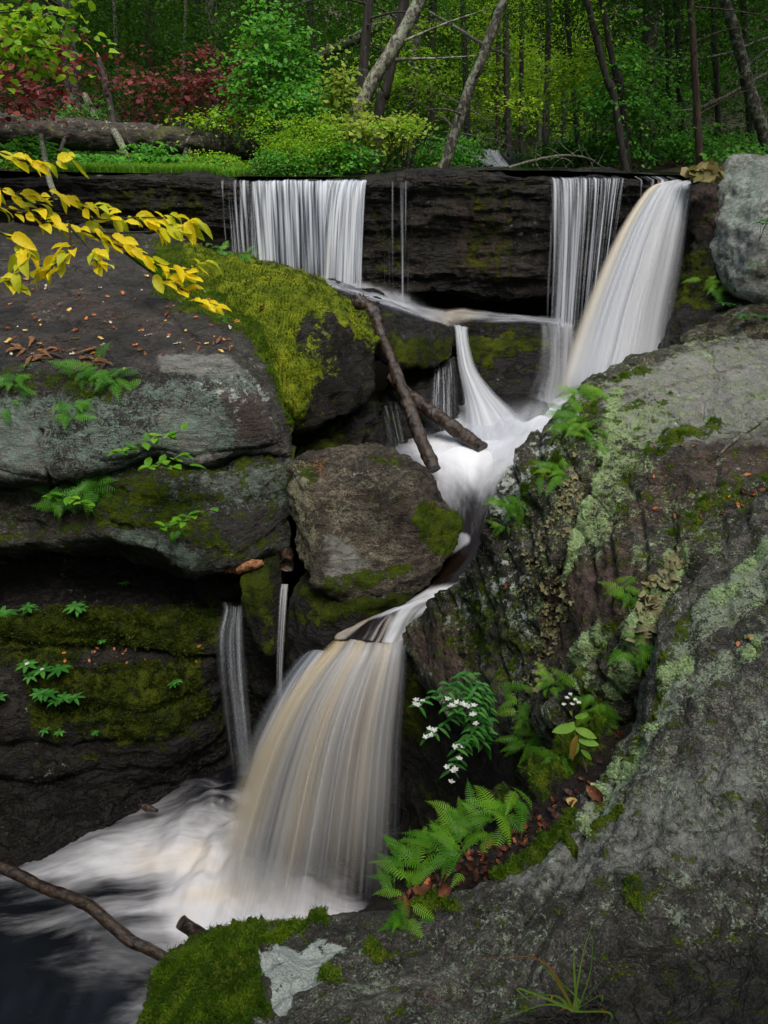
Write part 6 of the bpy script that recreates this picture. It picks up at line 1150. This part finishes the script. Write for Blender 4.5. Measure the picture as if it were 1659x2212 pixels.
# ---- fallen leaves lying about
def curl_leaf(seed, curl):
    r = np.random.default_rng(seed); n = 8; V = []; Fc = []
    for i in range(n + 1):
        u = i / n; w = .27 * math.sin(math.pi * u ** .85) ** .7 if 0 < i < n else .01; z = curl * (u - .5) ** 2 + .03 * r.normal()
        k1, k2 = r.normal() * .06, r.normal() * .06; V += [(u - .5, w + k2 * .5, z + curl * w * 1.1 + .02 + k1), (u - .5, 0, z), (u - .5, -w + k1 * .5, z + curl * w * 1.1 + .02 + k2)]
    for i in range(n):
        for j in range(2): o = i * 3 + j; Fc.append([o, o + 3, o + 4, o + 1])
    return V, Fc
FLM = {}
for nm, cs in dict(yellow=((.5, .3, .05), (.6, .42, .12), (.62, .5, .25)), orange=((.35, .10, .03), (.45, .16, .05), (.5, .22, .1)), brown=((.06, .02, .01), (.15, .05, .022), (.26, .10, .045)), rot=((.02, .008, .005), (.05, .018, .01), (.09, .035, .02)), pale=((.4, .36, .25), (.5, .45, .33), (.55, .5, .4))).items():
    m_ = leaf_mat('fallen_' + nm + '_leaf', *cs, rough=.5, trans=.15); FLM[nm] = []
    for k in range(3):
        V, Fc = curl_leaf(k + 3, (.1, .5, 1.0)[k] * (1.3 if nm == 'brown' else .7)); ob = mesh('fallen_leaf', V, Fc, m_, origin=(0, 0, 0), attrs=dict(rnd=np.linspace(0, 1, len(V)))); FLM[nm].append(ob.data); bpy.data.objects.remove(ob)
def fallen(label, x, y, col, size, rocks, group, name='fallen_leaf', cat='leaf', data=None):
    h = hit(x, y, *rocks)
    if h is None: return
    p, nr = h; o = bpy.data.objects.new(name, data or FLM[col][RNG.integers(3)]); COL.objects.link(o); z = Vector(nr); q = z.to_track_quat('Z', 'Y')
    o.rotation_mode = 'QUATERNION'; o.rotation_quaternion = q @ Matrix.Rotation(RNG.uniform(0, 6.28), 4, 'Z').to_quaternion() @ Matrix.Rotation(RNG.normal() * .25, 4, 'X').to_quaternion(); s = size * RNG.uniform(.7, 1.25); o.scale = (s, s, s); o.location = tuple(p + nr * size * .12); tag(o, label, cat, group); return o
sl = ('rock_slab', 'mossy_boulder')
for x, y, c, s, lab in ((223, 748, 'pale', .07, 'pale heart-shaped leaf lying alone in the middle of the slab'), (325, 780 - 55, 'pale', .05, 'small pale leaf right of the heart-shaped one'), (270, 735 + 62, 'yellow', .055, 'yellow leaf near the slab lip beside the bark pile'), (245, 818 - 7, 'yellow', .05, 'yellow leaf at the slab lip'), (20, 740, 'yellow', .07, 'yellow leaf at the left edge of the slab'), (85, 745, 'yellow', .05, 'yellow leaf left of the heart-shaped one'),
                        (150, 670, 'yellow', .06, 'yellow leaf high on the slab'), (565, 705 - 40, 'brown', .05, 'brown leaf on the moss of the slab'), (478, 788 - 28, 'yellow', .06, 'yellow leaf by the tan twigs on the slab lip'), (318, 598, 'yellow', .07, 'amber leaf at the top crack of the slab'), (600, 752 - 60, 'brown', .05, 'red-brown leaf on the mossy boulder')):
    fallen(lab, x, y, c, s, sl, 'leaves fallen on the dark slab')
for k in range(95):
    x, y = RNG.uniform(5, 520), RNG.uniform(600, 775); c = ('yellow', 'orange', 'brown', 'brown', 'pale')[k % 5]
    fallen({'yellow': 'little yellow leaf scattered on the dark slab', 'orange': 'little orange leaf scattered on the dark slab', 'brown': 'little brown leaf scattered on the dark slab', 'pale': 'little bleached leaf scattered on the dark slab'}[c], x, y, c, RNG.uniform(.03, .07), ('rock_slab',), 'leaves fallen on the dark slab')
chip = []
for k in range(4):
    v, f = tube([(-.5, 0, 0), (-.1, .03 * k, .03), (.5, 0, .0)], [.10, .13, .03], seg=7, N=9, rough=.05, rf=4, flat=.35, seed=k); ob = mesh('bark_chip', v, f, (B_orange, B_red, B_red, B_orange)[k], origin=(0, 0, 0)); chip.append(ob.data); bpy.data.objects.remove(ob)
for k in range(54):
    x = RNG.uniform(30, 230); y = 762 + (x - 30) * .12 + RNG.normal() * 13; fallen('reddish bark chip in the pile on the slab edge', x, min(y, 796), '', RNG.uniform(.06, .22), ('rock_slab',), 'bark chips piled on the slab', 'bark_chip', 'bark', data=chip[k % 4])
for k in range(10): fallen('thin tan bark strip by the slab lip at the moss', RNG.uniform(410, 500), RNG.uniform(735, 760), '', RNG.uniform(.05, .14), ('rock_slab',), 'tan bark strips at the moss', 'bark_chip', 'bark', data=chip[0])
for x, y, s, c, lab in ((885, 1968, .07, 'brown', 'large curled brown leaf lowest in the gully'), (905, 1940, .065, 'brown', 'curled brown leaf above the lowest one in the gully'), (925, 1915, .055, 'orange', 'orange dead leaf by the fern at the gully foot'), (950, 1945 - 10, .05, 'brown', 'brown leaf against the near boulder moss'), (1060, 1830, .06, 'brown', 'broad brown leaf in mid gully'), (1100, 1790, .06, 'orange', 'rusty leaf under the upright fern'),
                        (1110, 1820, .045, 'orange', 'small rusty leaf beside the broad brown one'), (1240, 1735, .05, 'yellow', 'mottled yellow leaf in the upper gully'), (1290, 1715, .075, 'brown', 'large rust-brown leaf behind the aster stem'), (1350, 1590, .07, 'brown', 'crumpled brown leaf hanging at the top of the gully'), (1330, 1560, .05, 'brown', 'dark crumpled leaf near the aster'), (1620, 1380, .035, 'orange', 'rusty leaf lying on the near ridge, right side'), (1595, 1392, .03, 'orange', 'smaller rusty leaf beside it on the near ridge'),
                        (1305, 2175, .03, 'brown', 'red-brown leaf beside the grass tuft'), (1195, 2160, .02, 'orange', 'dead leaf scrap at the foot of the grass tuft'), (1095, 1265, .04, 'orange', 'orange scrap on the right bank face')):
    fallen(lab, x, y, c, s, ('gully_soil', 'near_boulder', 'bank_boulder'), 'dead leaves on the right bank')
for k in range(170):
    s = RNG.uniform(0, 1); x = 880 + s * 470 + RNG.normal() * 12; y = 1960 - s * 290 + RNG.normal() * 22
    fallen('small rotting leaf in the gully litter', x, y, ('brown', 'rot', 'rot')[k % 3], RNG.uniform(.018, .04), ('gully_soil',), 'rotting leaves in the gully')
for k in range(26):
    x, y = RNG.uniform(1400, 1650), RNG.uniform(960, 1130); fallen('small rusty scrap of leaf on the brown right slab', x, y, ('orange', 'brown')[k % 2], RNG.uniform(.015, .035), ('bank_boulder',), 'leaf scraps on the right slab')
for k in range(14):
    x, y = RNG.uniform(130, 430), RNG.uniform(1395, 1440); fallen('orange leaf scrap on the wet cliff step', x, y, 'orange', RNG.uniform(.03, .05), ('rock_cliff',), 'leaf scraps on the cliff step')
# pine needles hanging on the block boulder
nd = empty('needle_cluster', tuple(at(690, 1020, 6.0))); tag(nd, 'tangle of orange pine needles caught on the block boulder', 'pine needles'); L = []
for k in range(26):
    p = on(690 + RNG.normal() * 10, 1012 + RNG.normal() * 14, ('block_boulder',), .01)
    if p is None: continue
    L.append(tube([p, p + np.array([RNG.normal() * .04, -.03, RNG.normal() * .04]), p + np.array([RNG.normal() * .07, -.03, RNG.normal() * .07 - .02])], [.0022, .002, .001], seg=4, N=6))
v, f = join(L); mesh('needle_growth', v, f, B_orange, parent=nd)
# ---- leafy lichens, moss fuzz, lichen crust
t = NT('leafy_lichen'); g_ = t.noise(t.coord(), 30, 4); M_tripe = t.done(t.bsdf(t.mix(t.rng(g_, .35, .65), (.10, .085, .03), (.30, .28, .14)), .7, t.bump(g_, .6, .01)))
LT = []
for k in range(4):
    n = 14; rr = np.linspace(0.15, 1, 4); V = [(0, 0, 0)]; Fc = []; r = np.random.default_rng(k)
    for a_ in rr:
        for j in range(n): an = 6.283 * j / n; q = a_ * (1 + .25 * math.sin(3 * an + k) + .12 * r.normal() * a_); V.append((q * math.cos(an), q * math.sin(an), .5 * a_ ** 2 * math.sin(4 * an + k * 2) + .25 * a_ * a_))
    for j in range(n): Fc.append([0, 1 + j, 1 + (j + 1) % n])
    for i in range(3):
        for j in range(n): o = 1 + i * n; Fc.append([o + j, o + n + j, o + n + (j + 1) % n, o + (j + 1) % n])
    ob = mesh('leafy_lichen', np.array(V) * .5, Fc, M_tripe, origin=(0, 0, 0)); LT.append(ob.data); bpy.data.objects.remove(ob)
def lichen_run(label, pts, n, s0, s1, wd, group):
    for k in range(n):
        s = RNG.uniform(0, len(pts) - 1.001); i = int(s); q = np.array(pts[i]) + (np.array(pts[i + 1]) - np.array(pts[i])) * (s - i) + RNG.normal(size=2) * wd
        fallen(label, q[0], q[1], '', RNG.uniform(s0, s1), ('bank_boulder', 'near_boulder'), group, 'leafy_lichen', 'lichen', data=LT[k % 4])
lichen_run('olive-tan curl of leafy lichen in the band down the fern-topped face', [(1245, 1000), (1225, 1080), (1190, 1140), (1160, 1230), (1150, 1290)], 90, .02, .042, 15, 'leafy lichens on the right bank face')
lichen_run('grey-green curl of leafy lichen in the band above the gully', [(1215, 1250), (1200, 1330), (1180, 1400), (1165, 1470), (1150, 1500)], 60, .025, .05, 12, 'leafy lichens above the gully')
lichen_run('large curled lichen plate in the crease between bank and near ridge', [(1465, 1195), (1450, 1240), (1420, 1270), (1405, 1310), (1385, 1350), (1370, 1380)], 44, .03, .075, 10, 'large leafy lichens in the crease')
def sample_attr(oname, idx, lo, n, seed, region=None, comp='pa'):
    o = bpy.data.objects[oname]; me = o.data; nv = len(me.vertices); v = np.empty(nv * 3, np.float32); me.vertices.foreach_get('co', v); v = v.reshape(-1, 3) + np.array(o.location); a = np.empty(nv * 4, np.float32); me.attributes[comp].data.foreach_get('color', a); a = a.reshape(-1, 4)[:, idx]
    nn = np.empty(nv * 3, np.float32); me.vertices.foreach_get('normal', nn); nn = nn.reshape(-1, 3); nn = np.where(((nn * v).sum(1) > 0)[:, None], -nn, nn)
    q = sheet(v); k = (a + .55 * fbm(v * 12, 3) > lo) & (q[:, 0] > -40) & (q[:, 0] < 1700) & (q[:, 1] < 2260)
    if region is not None: k &= region(q)
    ids = np.nonzero(k)[0]; r = np.random.default_rng(seed)
    if len(ids) == 0: return None
    ids = r.choice(ids, n); return v[ids] + r.normal(size=(n, 3)) * .004, nn[ids], r
def fuzz(label, oname, n, h, mat, lo=.75, region=None, seed=1, w=.0009, name='moss_fuzz'):
    s = sample_attr(oname, 0, lo, n, seed, region)
    if s is None: return
    B, Nn, r = s; D = Nn * .7 + UP * .5 + r.normal(size=B.shape) * .45; D /= np.linalg.norm(D, axis=1)[:, None]; S = np.cross(D, r.normal(size=B.shape)); S /= np.linalg.norm(S, axis=1)[:, None]; hh = h * r.uniform(.4, 1.4, n)[:, None] * (.9 + .9 * np.clip(fbm(B * .3 / h, 2), -.6, 1))[:, None]; S *= w
    V = np.stack([B - S - D * .002, B + S - D * .002, B + S * .8 + D * hh * .6, B + D * hh, B - S * .8 + D * hh * .6], 1).reshape(-1, 3); f = np.arange(n * 5).reshape(n, 5)
    o = mesh(name, V, f, mat, attrs=dict(rnd=np.repeat(np.clip(.45 + .9 * fbm(B * (.25 / h) ** .8, 3) + r.uniform(-.25, .25, n), 0, 1), 5)), smooth=False); tag(o, label, None, None, 'stuff')
L_moss = leaf_mat('moss_tips', (.025, .065, .003), (.075, .16, .006), (.19, .28, .015), trans=.35)
L_olive = leaf_mat('dark_moss_tips', (.015, .03, .002), (.035, .055, .004), (.07, .09, .008), trans=.2)
fuzz('short green moss fur on the near boulder', 'near_boulder', 60000, .011, L_moss, lo=.75, seed=3)
fuzz('moss fur along the crease of the right bank', 'bank_boulder', 26000, .012, L_moss, lo=.8, seed=4, w=.0012)
fuzz('moss fur on the big mossy boulder', 'mossy_boulder', 30000, .03, leaf_mat('olive_moss_tips', (.03, .055, .003), (.085, .13, .006), (.20, .24, .015), trans=.3), lo=.8, seed=5, w=.004)
fuzz('moss fur on the slab shoulder', 'rock_slab', 14000, .03, L_moss, lo=.8, seed=6, w=.003)
fuzz('moss fur on the gully hump', 'gully_ground', 9000, .014, L_moss, lo=.7, seed=7, w=.0012)
fuzz('dark moss fur on the cliff steps', 'rock_cliff', 24000, .03, L_olive, lo=.8, seed=8, w=.004)
def crust(label, oname, n, size, mat, lo, seed, region=None, idx=1):
    s = sample_attr(oname, idx, lo, n, seed, region)
    if s is None: return
    B, Nn, r = s; A = np.cross(Nn, r.normal(size=B.shape)); A /= np.linalg.norm(A, axis=1)[:, None]; C_ = np.cross(Nn, A); sz = size * r.uniform(.5, 1.4, n)[:, None]; P = [B + sz * (A * math.cos(a) + C_ * math.sin(a)) * r.uniform(.6, 1.2, n)[:, None] for a in (0, 1.57, 3.14, 4.71)]
    V = np.stack(P + [B + Nn * sz * .9], 1).reshape(-1, 3); i = np.arange(n)[:, None] * 5; f = np.concatenate([i + np.array(x) for x in ((0, 1, 4), (1, 2, 4), (2, 3, 4), (3, 0, 4))])
    o = mesh('lichen_crust', V, f, mat, attrs=dict(rnd=np.repeat(r.uniform(0, 1, n), 5)), smooth=False); tag(o, label, None, None, 'stuff')
L_cr = leaf_mat('green_grey_lichen', (.12, .19, .08), (.20, .28, .13), (.32, .40, .20), rough=.9, trans=.1)
crust('pale green granular lichen on the near ridge', 'near_boulder', 30000, .0042, L_cr, .92, 5)
crust('pale green granular lichen striping the right bank', 'bank_boulder', 26000, .006, L_cr, .92, 6)
# ================================================================ light, camera
w = bpy.data.worlds.new('World'); scene.world = w; w.use_nodes = True; nt = w.node_tree; nt.nodes.clear()
sky = nt.nodes.new('ShaderNodeTexSky'); sky.sky_type = 'NISHITA'; sky.sun_disc = False
SUN_EL, SUN_AZ = math.radians(66), math.radians(160)
sky.sun_elevation = SUN_EL; sky.sun_rotation = SUN_AZ; sky.air_density = 1.6; sky.dust_density = 4.0; sky.ozone_density = 1.0
bg = nt.nodes.new('ShaderNodeBackground'); bg.inputs[1].default_value = .12; ow = nt.nodes.new('ShaderNodeOutputWorld')
nt.links.new(sky.outputs[0], bg.inputs[0]); nt.links.new(bg.outputs[0], ow.inputs[0])
ld = bpy.data.lights.new('sun', 'SUN'); ld.energy = 1.4; ld.angle = math.radians(35); ld.color = (1, .96, .9)
lo = bpy.data.objects.new('sun', ld); COL.objects.link(lo)
sd = Vector((math.sin(SUN_AZ) * math.cos(SUN_EL), math.cos(SUN_AZ) * math.cos(SUN_EL), math.sin(SUN_EL)))
lo.rotation_euler = sd.to_track_quat('Z', 'Y').to_euler(); lo.location = (0, -3, 12)
cd = bpy.data.cameras.new('camera'); cd.sensor_fit = 'VERTICAL'; cd.sensor_height = 36; cd.sensor_width = 27; cd.lens = FOC; cd.clip_start = .05; cd.clip_end = 500
co = bpy.data.objects.new('camera', cd); COL.objects.link(co); co.location = (0, 0, 0); co.rotation_euler = (math.pi / 2 - PITCH, 0, 0)
scene.camera = co
vs = scene.view_settings; vs.view_transform = 'Standard'; vs.look = 'None'; vs.gamma = 1; vs.exposure = EXPOSURE
scene.cycles.transparent_max_bounces = 16; scene.cycles.max_bounces = 6; scene.cycles.use_denoising = True
